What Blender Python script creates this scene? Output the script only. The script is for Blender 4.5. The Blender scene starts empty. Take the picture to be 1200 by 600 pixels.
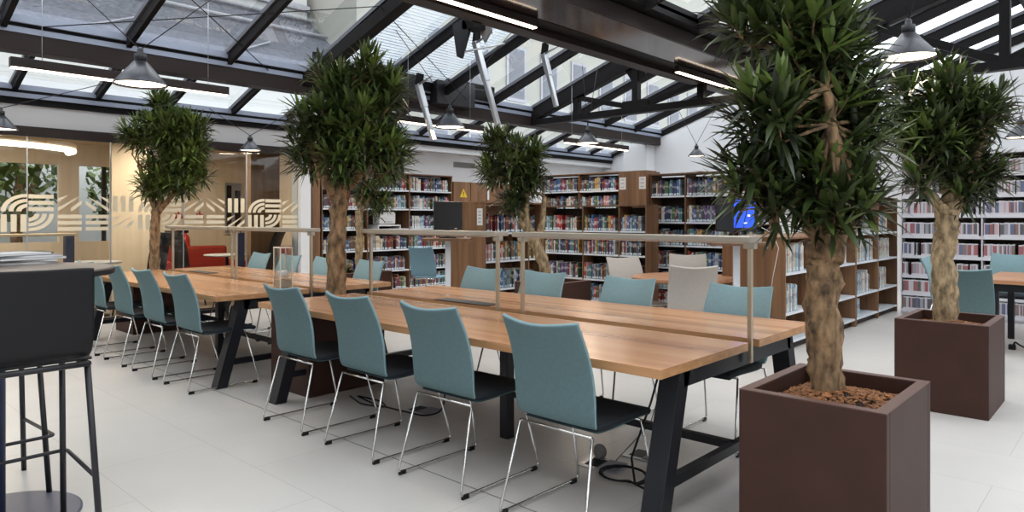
import bpy, math, random
from mathutils import noise as mnoise
from mathutils import Vector, Matrix
PI = math.pi
SC = bpy.context.scene
C = SC.collection
rnd = random.Random(7)

# ---------------------------------------------------------------- materials
def lin(c):
    c = c / 255.0
    return c / 12.92 if c <= 0.04045 else ((c + 0.055) / 1.055) ** 2.4
def rgb(r, g, b): return (lin(r), lin(g), lin(b), 1.0)
M = {}
def new_mat(name):
    m = bpy.data.materials.new(name); m.use_nodes = True
    nt = m.node_tree; return m, nt, nt.nodes['Principled BSDF']
def mat(name, col, rough=0.5, metal=0.0, noise=0.0, nscale=8.0, bump=0.0, bscale=40.0, spec=0.5, stretch=None):
    m, nt, b = new_mat(name)
    b.inputs['Base Color'].default_value = col
    b.inputs['Roughness'].default_value = rough
    b.inputs['Metallic'].default_value = metal
    b.inputs['Specular IOR Level'].default_value = spec
    tc = nt.nodes.new('ShaderNodeTexCoord')
    src = tc.outputs['Object']
    if stretch:
        mp = nt.nodes.new('ShaderNodeMapping'); mp.inputs['Scale'].default_value = stretch
        nt.links.new(src, mp.inputs['Vector']); src = mp.outputs['Vector']
    if noise:
        n = nt.nodes.new('ShaderNodeTexNoise'); n.inputs['Scale'].default_value = nscale; n.inputs['Detail'].default_value = 5
        nt.links.new(src, n.inputs['Vector'])
        r = nt.nodes.new('ShaderNodeValToRGB')
        r.color_ramp.elements[0].position = 0.3; r.color_ramp.elements[1].position = 0.7
        r.color_ramp.elements[0].color = tuple(max(0, c * (1 - noise)) for c in col[:3]) + (1,)
        r.color_ramp.elements[1].color = tuple(min(1, c * (1 + noise)) for c in col[:3]) + (1,)
        nt.links.new(n.outputs['Fac'], r.inputs['Fac']); nt.links.new(r.outputs['Color'], b.inputs['Base Color'])
    if bump:
        n2 = nt.nodes.new('ShaderNodeTexNoise'); n2.inputs['Scale'].default_value = bscale; n2.inputs['Detail'].default_value = 4
        nt.links.new(src, n2.inputs['Vector'])
        bp = nt.nodes.new('ShaderNodeBump'); bp.inputs['Strength'].default_value = bump; bp.inputs['Distance'].default_value = 0.01
        nt.links.new(n2.outputs['Fac'], bp.inputs['Height']); nt.links.new(bp.outputs['Normal'], b.inputs['Normal'])
    M[name] = m
    return m
def emit(name, col, strength):
    m, nt, b = new_mat(name)
    b.inputs['Base Color'].default_value = col
    b.inputs['Emission Color'].default_value = col
    b.inputs['Emission Strength'].default_value = strength
    M[name] = m
def wood(name, c1, c2, rough=0.4, stretch=(1.2, 16, 16), plank=0.0, axis=1):
    m, nt, b = new_mat(name)
    tc = nt.nodes.new('ShaderNodeTexCoord')
    mp = nt.nodes.new('ShaderNodeMapping'); mp.inputs['Scale'].default_value = stretch
    nt.links.new(tc.outputs['Object'], mp.inputs['Vector'])
    n = nt.nodes.new('ShaderNodeTexNoise'); n.inputs['Scale'].default_value = 1.0; n.inputs['Detail'].default_value = 8; n.inputs['Distortion'].default_value = 0.6
    nt.links.new(mp.outputs['Vector'], n.inputs['Vector'])
    r = nt.nodes.new('ShaderNodeValToRGB')
    r.color_ramp.elements[0].position = 0.28; r.color_ramp.elements[1].position = 0.68
    r.color_ramp.elements[0].color = c1; r.color_ramp.elements[1].color = c2
    nt.links.new(n.outputs['Fac'], r.inputs['Fac'])
    out = r.outputs['Color']
    if plank:
        # each plank of the board has its own tone
        sp = nt.nodes.new('ShaderNodeSeparateXYZ'); nt.links.new(tc.outputs['Object'], sp.inputs['Vector'])
        mu = nt.nodes.new('ShaderNodeMath'); mu.operation = 'MULTIPLY'; mu.inputs[1].default_value = 1.0 / plank
        nt.links.new(sp.outputs[axis], mu.inputs[0])
        fl = nt.nodes.new('ShaderNodeMath'); fl.operation = 'FLOOR'; nt.links.new(mu.outputs[0], fl.inputs[0])
        wn = nt.nodes.new('ShaderNodeTexWhiteNoise'); wn.noise_dimensions = '1D'; nt.links.new(fl.outputs[0], wn.inputs['W'])
        hs = nt.nodes.new('ShaderNodeHueSaturation')
        ml = nt.nodes.new('ShaderNodeMapRange'); ml.inputs['To Min'].default_value = 0.88; ml.inputs['To Max'].default_value = 1.1
        nt.links.new(wn.outputs['Value'], ml.inputs['Value']); nt.links.new(ml.outputs['Result'], hs.inputs['Value'])
        nt.links.new(out, hs.inputs['Color']); out = hs.outputs['Color']
    nt.links.new(out, b.inputs['Base Color'])
    b.inputs['Roughness'].default_value = rough
    M[name] = m
def glass(name, tint, gloss=0.35, rough=0.02):
    m = bpy.data.materials.new(name); m.use_nodes = True; nt = m.node_tree
    nt.nodes.remove(nt.nodes['Principled BSDF'])
    out = nt.nodes['Material Output']
    tr = nt.nodes.new('ShaderNodeBsdfTransparent'); tr.inputs['Color'].default_value = tint
    gl = nt.nodes.new('ShaderNodeBsdfGlossy'); gl.inputs['Roughness'].default_value = rough
    fr = nt.nodes.new('ShaderNodeFresnel'); fr.inputs['IOR'].default_value = 1.45
    mu = nt.nodes.new('ShaderNodeMath'); mu.operation = 'MULTIPLY'; mu.inputs[1].default_value = gloss * 2
    mx = nt.nodes.new('ShaderNodeMixShader')
    nt.links.new(fr.outputs['Fac'], mu.inputs[0]); nt.links.new(mu.outputs[0], mx.inputs['Fac'])
    nt.links.new(tr.outputs['BSDF'], mx.inputs[1]); nt.links.new(gl.outputs['BSDF'], mx.inputs[2])
    nt.links.new(mx.outputs['Shader'], out.inputs['Surface'])
    M[name] = m

mat('white_paint', rgb(226, 227, 230), 0.7, noise=0.015, nscale=2)
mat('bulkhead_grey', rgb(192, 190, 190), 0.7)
mat('grey_paint', rgb(170, 168, 166), 0.7)
mat('steel', rgb(24, 22, 23), 0.55, 0.0, noise=0.12, nscale=3, spec=0.12)
mat('brown_steel', rgb(46, 38, 36), 0.45, 0.0, noise=0.12, nscale=2, spec=0.2)
mat('gloss_panel', rgb(52, 40, 38), 0.12, 0.3)
mat('alu_bar', rgb(84, 86, 94), 0.5, 0.0)
mat('alu_sill', rgb(150, 158, 176), 0.4, 0.2)
mat('alu_pole', rgb(190, 192, 196), 0.3, 0.8)
mat('black_metal', rgb(26, 25, 30), 0.45)
mat('table_black', rgb(22, 23, 29), 0.45, spec=0.35)
mat('black_plastic', rgb(20, 19, 22), 0.5, spec=0.3)
mat('teal', rgb(93, 115, 118), 0.85, noise=0.06, nscale=60, bump=0.12, bscale=300, spec=0.2)
mat('teal_edge', rgb(122, 148, 153), 0.8, noise=0.05, nscale=60, spec=0.2)
mat('teal_dark', rgb(62, 96, 112), 0.85, noise=0.06, nscale=60, spec=0.2)
mat('blue_cloth', rgb(116, 150, 168), 0.85, noise=0.05, nscale=60, spec=0.2)
mat('seat_teal_shaded', rgb(62, 82, 87), 0.85, noise=0.06, nscale=60, spec=0.2)  # darker copy of the chair teal, shade under the seat put into the colour
mat('seat_dark', rgb(34, 38, 43), 0.8, noise=0.1, nscale=80, spec=0.25)
mat('taupe', rgb(176, 168, 160), 0.85, noise=0.05, nscale=60, spec=0.2)
mat('chrome', rgb(205, 203, 200), 0.18, 1.0)
mat('brass', rgb(186, 172, 150), 0.32, 0.85)
mat('satin_brass', rgb(176, 167, 154), 0.34, 0.85)
mat('rust', rgb(63, 40, 32), 0.55, 0.0, noise=0.10, nscale=5, spec=0.25)
mat('rust_rim', rgb(92, 62, 52), 0.5, 0.0, noise=0.08, nscale=5)
mat('soil', rgb(60, 40, 28), 0.95, noise=0.4, nscale=30, bump=0.5, bscale=60)
mat('mulch', rgb(138, 92, 58), 0.9, noise=0.5, nscale=25)
mat('bark', rgb(128, 102, 74), 0.9, noise=0.72, nscale=20, bump=0.9, bscale=26, stretch=(1.4, 1.4, 0.6))
mat('bark_pale', rgb(152, 130, 100), 0.9, noise=0.65, nscale=20, bump=0.8, bscale=26, stretch=(1.4, 1.4, 0.6))
mat('shade_grey', rgb(62, 62, 67), 0.32, 0.5)
mat('shelf_white', rgb(214, 218, 224), 0.45)
mat('shelf_dark', rgb(44, 32, 26), 0.7)
mat('media_white', rgb(222, 220, 226), 0.5)
mat('paper', rgb(228, 226, 224), 0.8)
mat('pages', rgb(222, 214, 198), 0.9)
mat('device_white', rgb(205, 206, 208), 0.5)
mat('screen_black', rgb(24, 23, 24), 0.3)
mat('lcd_black', rgb(16, 16, 20), 0.2)
mat('yellow', rgb(226, 190, 40), 0.6)
mat('red_paint', rgb(190, 40, 32), 0.35)
mat('red_sofa', rgb(150, 44, 30), 0.85)
mat('orange', rgb(206, 96, 48), 0.8)
mat('navy_post', rgb(52, 60, 92), 0.4)
mat('film', rgb(224, 212, 186), 0.9)
mat('concrete', rgb(84, 86, 94), 0.9, noise=0.3, nscale=9)
mat('facade', rgb(188, 190, 190), 0.85, noise=0.03, nscale=1)
mat('facade_band', rgb(150, 150, 156), 0.8)
mat('facade_lit', rgb(150, 150, 143), 0.85, noise=0.03, nscale=1)
mat('window_dark', rgb(92, 96, 104), 0.3)
mat('pane_dark', rgb(150, 152, 152), 0.2)
m, nt, b = new_mat('blind'); M['blind'] = m          # thin white slats let daylight through
tl = nt.nodes.new('ShaderNodeBsdfTranslucent'); tl.inputs['Color'].default_value = rgb(232, 236, 240); b.inputs['Base Color'].default_value = rgb(222, 226, 230)
mx = nt.nodes.new('ShaderNodeMixShader'); mx.inputs['Fac'].default_value = 0.75
nt.links.new(b.outputs['BSDF'], mx.inputs[1]); nt.links.new(tl.outputs['BSDF'], mx.inputs[2]); nt.links.new(mx.outputs['Shader'], nt.nodes['Material Output'].inputs['Surface'])
mat('stone_grey', rgb(120, 118, 116), 0.8)
mat('disc_grey', rgb(96, 98, 112), 0.4, 0.2)
mat('room_floor', rgb(150, 132, 112), 0.5)
mat('cream', rgb(226, 204, 172), 0.8)
mat('cable_white', rgb(220, 218, 214), 0.5)
mat('acrylic_trim', rgb(224, 214, 196), 0.3)
mat('sand', rgb(170, 160, 146), 0.8)
emit('lamp_warm', (1.0, 0.80, 0.58, 1), 7.0)
emit('strip_warm', (1.0, 0.80, 0.60, 1), 6.0)
emit('screen_blue', rgb(40, 84, 220), 0.8)
emit('screen_icon', rgb(220, 226, 236), 0.9)
emit('ring_light', (1.0, 0.86, 0.66, 1), 6.0)
wood('table_oak', rgb(152, 100, 66), rgb(204, 152, 108), 0.22, (0.16, 7, 7), plank=0.21, axis=1)
wood('edge_oak', rgb(158, 112, 72), rgb(190, 142, 98), 0.4, (1.2, 14, 30))
wood('shelf_oak', rgb(86, 60, 42), rgb(120, 86, 60), 0.5, (16, 16, 1.0))
wood('panel_oak', rgb(104, 72, 48), rgb(140, 102, 70), 0.5, (14, 14, 0.8), plank=0.16, axis=0)
wood('warm_wall', rgb(226, 208, 182), rgb(236, 220, 198), 0.6, (8, 8, 0.5))
wood('dark_wall', rgb(106, 78, 52), rgb(134, 102, 72), 0.5, (10, 10, 0.5))
wood('round_oak', rgb(150, 102, 72), rgb(190, 138, 100), 0.35, (2, 12, 12))
wood('bar_top', rgb(96, 84, 76), rgb(124, 110, 100), 0.35, (2, 10, 10))
glass('roof_glass', (0.95, 0.98, 0.985, 1), 0.12)
glass('wall_glass', (0.94, 0.95, 0.93, 1), 0.3)
glass('vase_glass', (0.975, 0.97, 0.96, 1), 0.18)

# floor: large pale porcelain tiles, thin joints
m, nt, b = new_mat('floor_tile'); M['floor_tile'] = m
tc = nt.nodes.new('ShaderNodeTexCoord'); mp = nt.nodes.new('ShaderNodeMapping')
mp.inputs['Location'].default_value = (-0.62 + 1.2, -2.43 + 3.0, 0)
nt.links.new(tc.outputs['Object'], mp.inputs['Vector'])
br = nt.nodes.new('ShaderNodeTexBrick')
br.inputs['Scale'].default_value = 1.0; br.inputs['Brick Width'].default_value = 1.2; br.inputs['Row Height'].default_value = 0.6
br.inputs['Mortar Size'].default_value = 0.0022; br.inputs['Mortar Smooth'].default_value = 0.2
br.inputs['Color1'].default_value = rgb(203, 198, 193); br.inputs['Color2'].default_value = rgb(199, 194, 189); br.inputs['Mortar'].default_value = rgb(176, 171, 166)
nt.links.new(mp.outputs['Vector'], br.inputs['Vector'])
no = nt.nodes.new('ShaderNodeTexNoise'); no.inputs['Scale'].default_value = 1.6; no.inputs['Detail'].default_value = 6
nt.links.new(tc.outputs['Object'], no.inputs['Vector'])
hs = nt.nodes.new('ShaderNodeHueSaturation'); mr = nt.nodes.new('ShaderNodeMapRange')
mr.inputs['From Min'].default_value = 0.3; mr.inputs['From Max'].default_value = 0.7; mr.inputs['To Min'].default_value = 0.95; mr.inputs['To Max'].default_value = 1.04
nt.links.new(no.outputs['Fac'], mr.inputs['Value']); nt.links.new(mr.outputs['Result'], hs.inputs['Value'])
nt.links.new(br.outputs['Color'], hs.inputs['Color'])
# the one dark movement joint along the near edge of the tables
sx_ = nt.nodes.new('ShaderNodeSeparateXYZ'); nt.links.new(tc.outputs['Object'], sx_.inputs['Vector'])
cm = nt.nodes.new('ShaderNodeMath'); cm.operation = 'COMPARE'; cm.inputs[1].default_value = 2.43; cm.inputs[2].default_value = 0.004; nt.links.new(sx_.outputs['Y'], cm.inputs[0])
mj = nt.nodes.new('ShaderNodeMix'); mj.data_type = 'RGBA'; mj.inputs['B'].default_value = rgb(84, 78, 74)
nt.links.new(cm.outputs[0], mj.inputs['Factor']); nt.links.new(hs.outputs['Color'], mj.inputs['A']); nt.links.new(mj.outputs['Result'], b.inputs['Base Color'])
b.inputs['Roughness'].default_value = 0.32

# leaves: tone of each leaf comes from its own colour attribute
def leaf_mat(name, dark, light):
    m, nt, b = new_mat(name); M[name] = m
    at = nt.nodes.new('ShaderNodeAttribute'); at.attribute_name = 'tone'
    r = nt.nodes.new('ShaderNodeValToRGB'); r.color_ramp.elements[0].color = dark; r.color_ramp.elements[1].color = light
    nt.links.new(at.outputs['Fac'], r.inputs['Fac']); nt.links.new(r.outputs['Color'], b.inputs['Base Color'])
    b.inputs['Roughness'].default_value = 0.36
leaf_mat('leaf', rgb(28, 36, 22), rgb(116, 138, 66))

# ---------------------------------------------------------------- mesh helpers
class MB:
    def __init__(s): s.v = []; s.f = []; s.m = []; s.s = []; s.uv = {}; s.tone = None
    def add(s, vs, fs, mi=0, smooth=False):
        o = len(s.v); s.v += [tuple(v) for v in vs]
        for f in fs: s.f.append(tuple(o + i for i in f)); s.m.append(mi); s.s.append(smooth)
        return s
    def box(s, x0, x1, y0, y1, z0, z1, mi=0, T=None):
        vs = [Vector((x, y, z)) for z in (z0, z1) for y in (y0, y1) for x in (x0, x1)]
        if T: vs = [T @ v for v in vs]
        return s.add(vs, [(0, 2, 3, 1), (4, 5, 7, 6), (0, 1, 5, 4), (2, 6, 7, 3), (0, 4, 6, 2), (1, 3, 7, 5)], mi)
    def bar(s, p0, p1, w, h, up=(0, 0, 1), mi=0):
        p0, p1 = Vector(p0), Vector(p1); d = (p1 - p0).normalized(); u = Vector(up)
        sd = d.cross(u).normalized(); u = sd.cross(d)
        vs = [p + sd * a * w / 2 + u * c * h / 2 for p in (p0, p1) for a, c in ((-1, -1), (1, -1), (1, 1), (-1, 1))]
        return s.add(vs, [(3, 2, 1, 0), (4, 5, 6, 7), (0, 1, 5, 4), (1, 2, 6, 5), (2, 3, 7, 6), (3, 0, 4, 7)], mi)
    def tube(s, pts, r, n=8, mi=0, closed=False, caps=True):
        P = [Vector(p) for p in pts]; k = len(P)
        rs = r if isinstance(r, (list, tuple)) else [r] * k
        ds = []
        for i in range(k):
            a = P[i - 1] if (i or closed) else P[i]; c = P[(i + 1) % k] if (i < k - 1 or closed) else P[i]
            ds.append((c - a).normalized())
        ref = Vector((0, 0, 1)) if abs(ds[0].z) < 0.9 else Vector((1, 0, 0))
        u = ds[0].cross(ref).normalized(); vs = []
        for i in range(k):
            u = (u - ds[i] * u.dot(ds[i])).normalized(); w = ds[i].cross(u)
            for j in range(n):
                a = 2 * PI * j / n; vs.append(P[i] + (u * math.cos(a) + w * math.sin(a)) * rs[i])
        fs = []
        for i in range(k if closed else k - 1):
            i2 = (i + 1) % k
            for j in range(n): fs.append((i * n + j, i * n + (j + 1) % n, i2 * n + (j + 1) % n, i2 * n + j))
        s.add(vs, fs, mi, True)
        if caps and not closed:
            o = len(s.v) - len(vs)
            s.f.append(tuple(o + j for j in range(n))[::-1]); s.m.append(mi); s.s.append(False)
            s.f.append(tuple(o + (k - 1) * n + j for j in range(n))); s.m.append(mi); s.s.append(False)
        return s
    def lathe(s, prof, n=28, c=(0, 0, 0), mi=0, cap=True, T=None):
        vs = []
        for r, z in prof:
            for j in range(n):
                a = 2 * PI * j / n; v = Vector((c[0] + r * math.cos(a), c[1] + r * math.sin(a), c[2] + z)); vs.append(T @ v if T else v)
        fs = []; k = len(prof)
        for i in range(k - 1):
            for j in range(n): fs.append((i * n + j, i * n + (j + 1) % n, (i + 1) * n + (j + 1) % n, (i + 1) * n + j))
        o = len(s.v); s.add(vs, fs, mi, True)
        if cap:
            s.f.append(tuple(o + j for j in range(n))[::-1]); s.m.append(mi); s.s.append(False)
            s.f.append(tuple(o + (k - 1) * n + j for j in range(n))); s.m.append(mi); s.s.append(False)
        return s
    def prism(s, poly, ax, a, b, mi=0):
        # polygon in the two remaining axes, extruded along ax from a to b
        def P(p, t): return {'x': (t, p[0], p[1]), 'y': (p[0], t, p[1]), 'z': (p[0], p[1], t)}[ax]
        n = len(poly); vs = [P(p, a) for p in poly] + [P(p, b) for p in poly]
        return s.add(vs, [tuple(range(n))[::-1], tuple(range(n, 2 * n))] + [(i, (i + 1) % n, n + (i + 1) % n, n + i) for i in range(n)], mi)
    def grid(s, rows, mi=0, smooth=True):
        k, n = len(rows), len(rows[0])
        return s.add([p for r in rows for p in r], [(i * n + j, i * n + j + 1, (i + 1) * n + j + 1, (i + 1) * n + j) for i in range(k - 1) for j in range(n - 1)], mi, smooth)
    def build(s, name, mats, parent=None, bevel=0.0, seg=2, fix=True):
        me = bpy.data.meshes.new(name); me.from_pydata(s.v, [], s.f)
        if isinstance(mats, str): mats = [mats]
        for k in mats: me.materials.append(M[k])
        me.polygons.foreach_set('material_index', s.m); me.polygons.foreach_set('use_smooth', s.s)
        if s.uv:
            ul = me.uv_layers.new(name='UVMap')
            for fi, uvs in s.uv.items():
                for li, uv in zip(me.polygons[fi].loop_indices, uvs): ul.data[li].uv = uv
        if s.tone:
            at = me.attributes.new('tone', 'FLOAT', 'FACE'); at.data.foreach_set('value', s.tone)
        if fix:
            import bmesh
            bm = bmesh.new(); bm.from_mesh(me); bmesh.ops.recalc_face_normals(bm, faces=bm.faces); bm.to_mesh(me); bm.free()
        me.update()
        o = bpy.data.objects.new(name, me); C.objects.link(o)
        if parent: o.parent = parent
        if bevel:
            md = o.modifiers.new('bevel', 'BEVEL'); md.width = bevel; md.segments = seg; md.limit_method = 'ANGLE'; md.angle_limit = math.radians(40)
        return o
def tag(o, label, cat, group=None, kind=None):
    o['label'] = label; o['category'] = cat
    if group: o['group'] = group
    if kind: o['kind'] = kind
    return o
def thing(name, label, cat, loc=(0, 0, 0), rz=0.0, group=None):
    o = bpy.data.objects.new(name, None); C.objects.link(o); o.location = loc; o.rotation_euler = (0, 0, rz); o.empty_display_size = 0.1
    return tag(o, label, cat, group)
def struct(o): o['kind'] = 'structure'; return o
def shell(name):
    o = bpy.data.objects.new(name, None); C.objects.link(o); o['kind'] = 'structure'; return o
def dup(root, loc, rz, label, group=None):
    r = root.copy(); C.objects.link(r); r.location = loc; r.rotation_euler = (0, 0, rz); r['label'] = label
    if group: r['group'] = group
    for ch in list(root.children):
        c = ch.copy(); C.objects.link(c); c.parent = r
        for g in list(ch.children):
            d = g.copy(); C.objects.link(d); d.parent = c
    return r
def arc(a, b, c, r, n=5):
    # rounded corner at b between a and c
    a, b, c = Vector(a), Vector(b), Vector(c); u = (a - b).normalized(); w = (c - b).normalized()
    p0, p1 = b + u * r, b + w * r
    return [((1 - t) ** 2) * p0 + 2 * t * (1 - t) * b + t * t * p1 for t in [i / n for i in range(n + 1)]]
def fillet(pts, r, n=5):
    out = [Vector(pts[0])]
    for i in range(1, len(pts) - 1): out += arc(pts[i - 1], pts[i], pts[i + 1], r, n)
    return out + [Vector(pts[-1])]

# ---------------------------------------------------------------- camera (level view camera, 24 mm, fall of the lens)
F, HOR, YAW, H = 811.0, 255.0, 0.743, 1.36
cam = bpy.data.cameras.new('camera'); co = bpy.data.objects.new('camera', cam); C.objects.link(co)
co.location = (0, 0, H); co.rotation_euler = (PI / 2, 0, YAW)
cam.sensor_width = 36; cam.lens = F / 1200 * 36; cam.shift_y = (HOR - 300) / 1200; cam.clip_start = 0.05; cam.clip_end = 300
SC.camera = co

# ---------------------------------------------------------------- room shell
YB, YF = 14.6, -4.2            # rear wall, wall behind the camera
struct(MB().box(-10.3, 8, YF, YB + 0.2, -0.1, 0).build('floor', 'floor_tile'))
def roof_z(x): return 2.96 + 0.345 * (x + 10)
gable = [(-10.4, 0), (8, 0), (8, 3.3), (4.8, 4.5), (2.0, 3.55), (1.6, 3.7), (-1.24, 4.66), (-4.0, 3.72), (-5.2, 3.5), (-6.3, 4.2), (-10.4, 2.8)]
struct(MB().prism(gable, 'y', YB, YB + 0.2).build('wall_back', 'white_paint'))
struct(MB().prism(gable, 'y', YF - 0.2, YF).build('wall_front', 'white_paint'))
struct(MB().box(8.0, 8.2, YF, YB, 0, 3.4).build('wall_right', 'white_paint'))
w = shell('wall_left')
MB().box(-10.45, -10.25, 6.0, YB, 0, 2.75).build('wall_panel', 'white_paint', w)
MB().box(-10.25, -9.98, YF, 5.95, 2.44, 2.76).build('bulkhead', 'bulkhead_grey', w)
MB().box(-10.25, -10.0, 5.95, YB, 2.62, 2.76).build('bulkhead', 'white_paint', w)
MB().box(-10.14, -9.86, 5.80, 5.98, 0, 2.44).build('column', 'white_paint', w, 0.006)
MB().box(-10.25, -9.90, 6.02, 6.17, 0, 2.2).build('end_panel', 'panel_oak', w, 0.004)
struct(MB().box(-9.4, -8.75, YB - 0.35, YB, 0, 3.15).build('trim_1', 'white_paint'))       # pier at the rear wall

# glass partition of the meeting room
gp = shell('wall_glazed')
joints = [-4.0, -3.1, -2.2, -1.3, -0.4, 0.5, 1.35, 2.19, 3.106, 4.027, 4.95, 5.80]
for a, b_ in zip(joints[:-1], joints[1:]):
    MB().box(-9.962, -9.95, a + 0.004, b_ - 0.004, 0.06, 2.36).build('glass_pane', 'wall_glass', gp)
    MB().box(-9.964, -9.948, b_ - 0.006, b_ + 0.006, 0.06, 2.36).build('joint_profile', 'alu_pole', gp)
MB().box(-10.02, -9.92, YF, 5.80, 2.34, 2.46).build('head_rail', 'brown_steel', gp)
MB().box(-10.0, -9.92, YF, 5.80, 0, 0.06).build('floor_rail', 'brown_steel', gp)
def motif(mb, y0, z0, kind, sx=0.27, sz=0.215):
    x = -9.945
    def q(pts): mb.add([(x, y0 + a * sx, z0 + c * sz) for a, c in pts], [tuple(range(len(pts)))])
    st = [(0.02, 0.24), (0.38, 0.60), (0.74, 0.96)]
    if kind == 'h': [q([(0, a), (.97, a), (.97, c), (0, c)]) for a, c in st]
    if kind == 'v': [q([(a, 0), (c, 0), (c, .97), (a, .97)]) for a, c in st]
    if kind in 'du':
        for k in (-0.55, 0.0, 0.55):
            t = 0.24; lo, hi = max(0, k), min(1, 1 + k)
            pts = [(p, min(1, max(0, p - k + off))) for (p, off) in ((lo, 0), (hi, 0), (hi, t), (lo, t))]
            q([((1 - a if kind == 'd' else a) * .97, c * .97) for a, c in pts])
    if kind in 'ab':
        for r0, r1 in ((.22, .42), (.52, .70), (.80, .98)):
            n = 7; pts = [(r1 * math.cos(PI / 2 * i / n), r1 * math.sin(PI / 2 * i / n)) for i in range(n + 1)] + [(r0 * math.cos(PI / 2 * i / n), r0 * math.sin(PI / 2 * i / n)) for i in range(n, -1, -1)]
            for i in range(n):
                a = [pts[i], pts[i + 1], pts[2 * n - i], pts[2 * n + 1 - i]]
                q([(p, 1 - c) if kind == 'a' else (1 - p, c) for p, c in a])
for i, (a, b_) in enumerate(zip(joints[:-1], joints[1:])):
    if i < 3: continue
    fm = MB(); st = (b_ - a) / 3
    for j in range(3):
        k = (i * 3 + j + 1) % 5
        for row in range(2): motif(fm, a + 0.012 + j * st, 1.19 + (1 - row) * 0.245, ('vbhud', 'uvahh')[row][k])
    fm.build('frosted_film', 'film', gp, fix=False)

# meeting room behind the glass
mroom = shell('meeting_room')
MB().box(-13.9, -10.0, YF, 6.9, -0.1, 0.0).build('room_floor', 'room_floor', mroom)
MB().box(-13.9, -10.25, YF, 6.9, 2.62, 2.72).build('room_ceiling', 'cream', mroom)
MB().box(-13.9, -10.25, 6.75, 6.9, 0, 2.62).build('side_wall', 'warm_wall', mroom)
for a, b_, z0, z1 in ((4.75, 6.75, 0, 2.62), (YF, 4.75, 0, 0.95), (YF, 4.75, 2.25, 2.62), (3.42, 3.72, .95, 2.25), (0.2, 0.5, .95, 2.25), (YF, -2.8, .95, 2.25), (4.45, 4.75, .95, 2.25)):
    MB().box(-13.6, -13.5, a, b_, z0, z1).build('rear_wall', 'warm_wall', mroom)
for y in (2.0, 1.2, -0.6, -1.6, 4.08): MB().box(-13.56, -13.5, y, y + 0.06, 0.95, 2.25).build('window_mullion', 'brown_steel', mroom)
MB().box(-10.98, -10.85, 5.47, 5.98, 0, 2.62).build('dark_wall_panel', 'dark_wall', mroom)
MB().box(-12.4, -12.3, 3.85, 4.45, 0, 2.62).build('wood_fin', 'warm_wall', mroom)

# ---------------------------------------------------------------- glazed roof
roof = shell('ceiling')
def slope(x0, z0, x1, z1, ys, deep=0.13, sill=True):
    dx, dz = x1 - x0, z1 - z0; L = math.hypot(dx, dz); up = Vector((-dz, 0, dx)).normalized()
    if up.z < 0: up = -up
    for i, y in enumerate(ys):
        a, b_ = Vector((x0, y, z0)), Vector((x1, y, z1))
        MB().bar(a - up * 0.02, b_ - up * 0.02, 0.10, 0.05, up).build('glazing_bar', 'alu_bar', roof)
        MB().bar(a - up * (0.045 + deep / 2), b_ - up * (0.045 + deep / 2), 0.055, deep, up).build('rafter', 'steel', roof)
    for a, b_ in zip(ys[:-1], ys[1:]):
        mb = MB(); o = up * 0.012
        mb.add([Vector((x0, a, z0)) + o, Vector((x1, a, z1)) + o, Vector((x1, b_, z1)) + o, Vector((x0, b_, z0)) + o], [(0, 1, 2, 3)])
        mb.build('glass_pane', 'roof_glass', roof, fix=False)
def ygrid(y0, st):
    ys = []; y = y0
    while y - st > YF: y -= st
    while y < YB + 0.05: ys.append(round(y, 3)); y += st
    return ys
up_y, lo_y = ygrid(1.68, 1.175), ygrid(2.06, 0.89)
slope(-10.0, 2.96, -8.75, 3.39, lo_y, 0.06)
slope(-8.6, 3.45, -6.35, roof_z(-6.35), up_y, 0.12)
slope(-6.25, 4.2, -5.25, 3.62, up_y, 0.08)
slope(-3.98, 3.74, -1.30, 4.64, up_y, 0.14)
slope(-1.18, 4.64, 1.60, 3.72, up_y, 0.14)
slope(2.2, 3.74, 4.95, 4.64, ygrid(1.68, 2.35), 0.14)  # unseen third gable, added as plain glass to let in more daylight
slope(5.05, 4.64, 8.0, 3.6, ygrid(1.68, 2.35), 0.14)
def beam(name, x0, x1, z0, z1, mt, y0=YF, y1=YB, bevel=0.0): return MB().box(x0, x1, y0, y1, z0, z1).build(name, mt, roof, bevel)
# eave and its pale sill, gutter between the two tiers of glass
beam('eave_beam', -10.06, -9.96, 2.72, 2.80, 'steel'); beam('eave_sill', -10.05, -9.93, 2.80, 2.855, 'alu_sill'); beam('eave_gasket', -10.05, -9.93, 2.855, 2.89, 'steel')
beam('glazing_sill', -10.04, -9.92, 2.89, 2.955, 'alu_sill')
beam('gutter_beam', -8.82, -8.58, 3.09, 3.27, 'brown_steel', bevel=0.004); beam('gutter_sill', -8.80, -8.57, 3.27, 3.33, 'alu_sill')
beam('gutter_gasket', -8.78, -8.58, 3.33, 3.37, 'steel'); beam('upper_sill', -8.74, -8.54, 3.37, 3.45, 'alu_sill')
beam('ridge_beam', -6.42, -6.2, 4.05, 4.22, 'steel'); beam('ridge_beam', -1.34, -1.14, 4.42, 4.7, 'steel'); beam('ridge_beam', 4.9, 5.1, 4.45, 4.7, 'steel')
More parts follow.
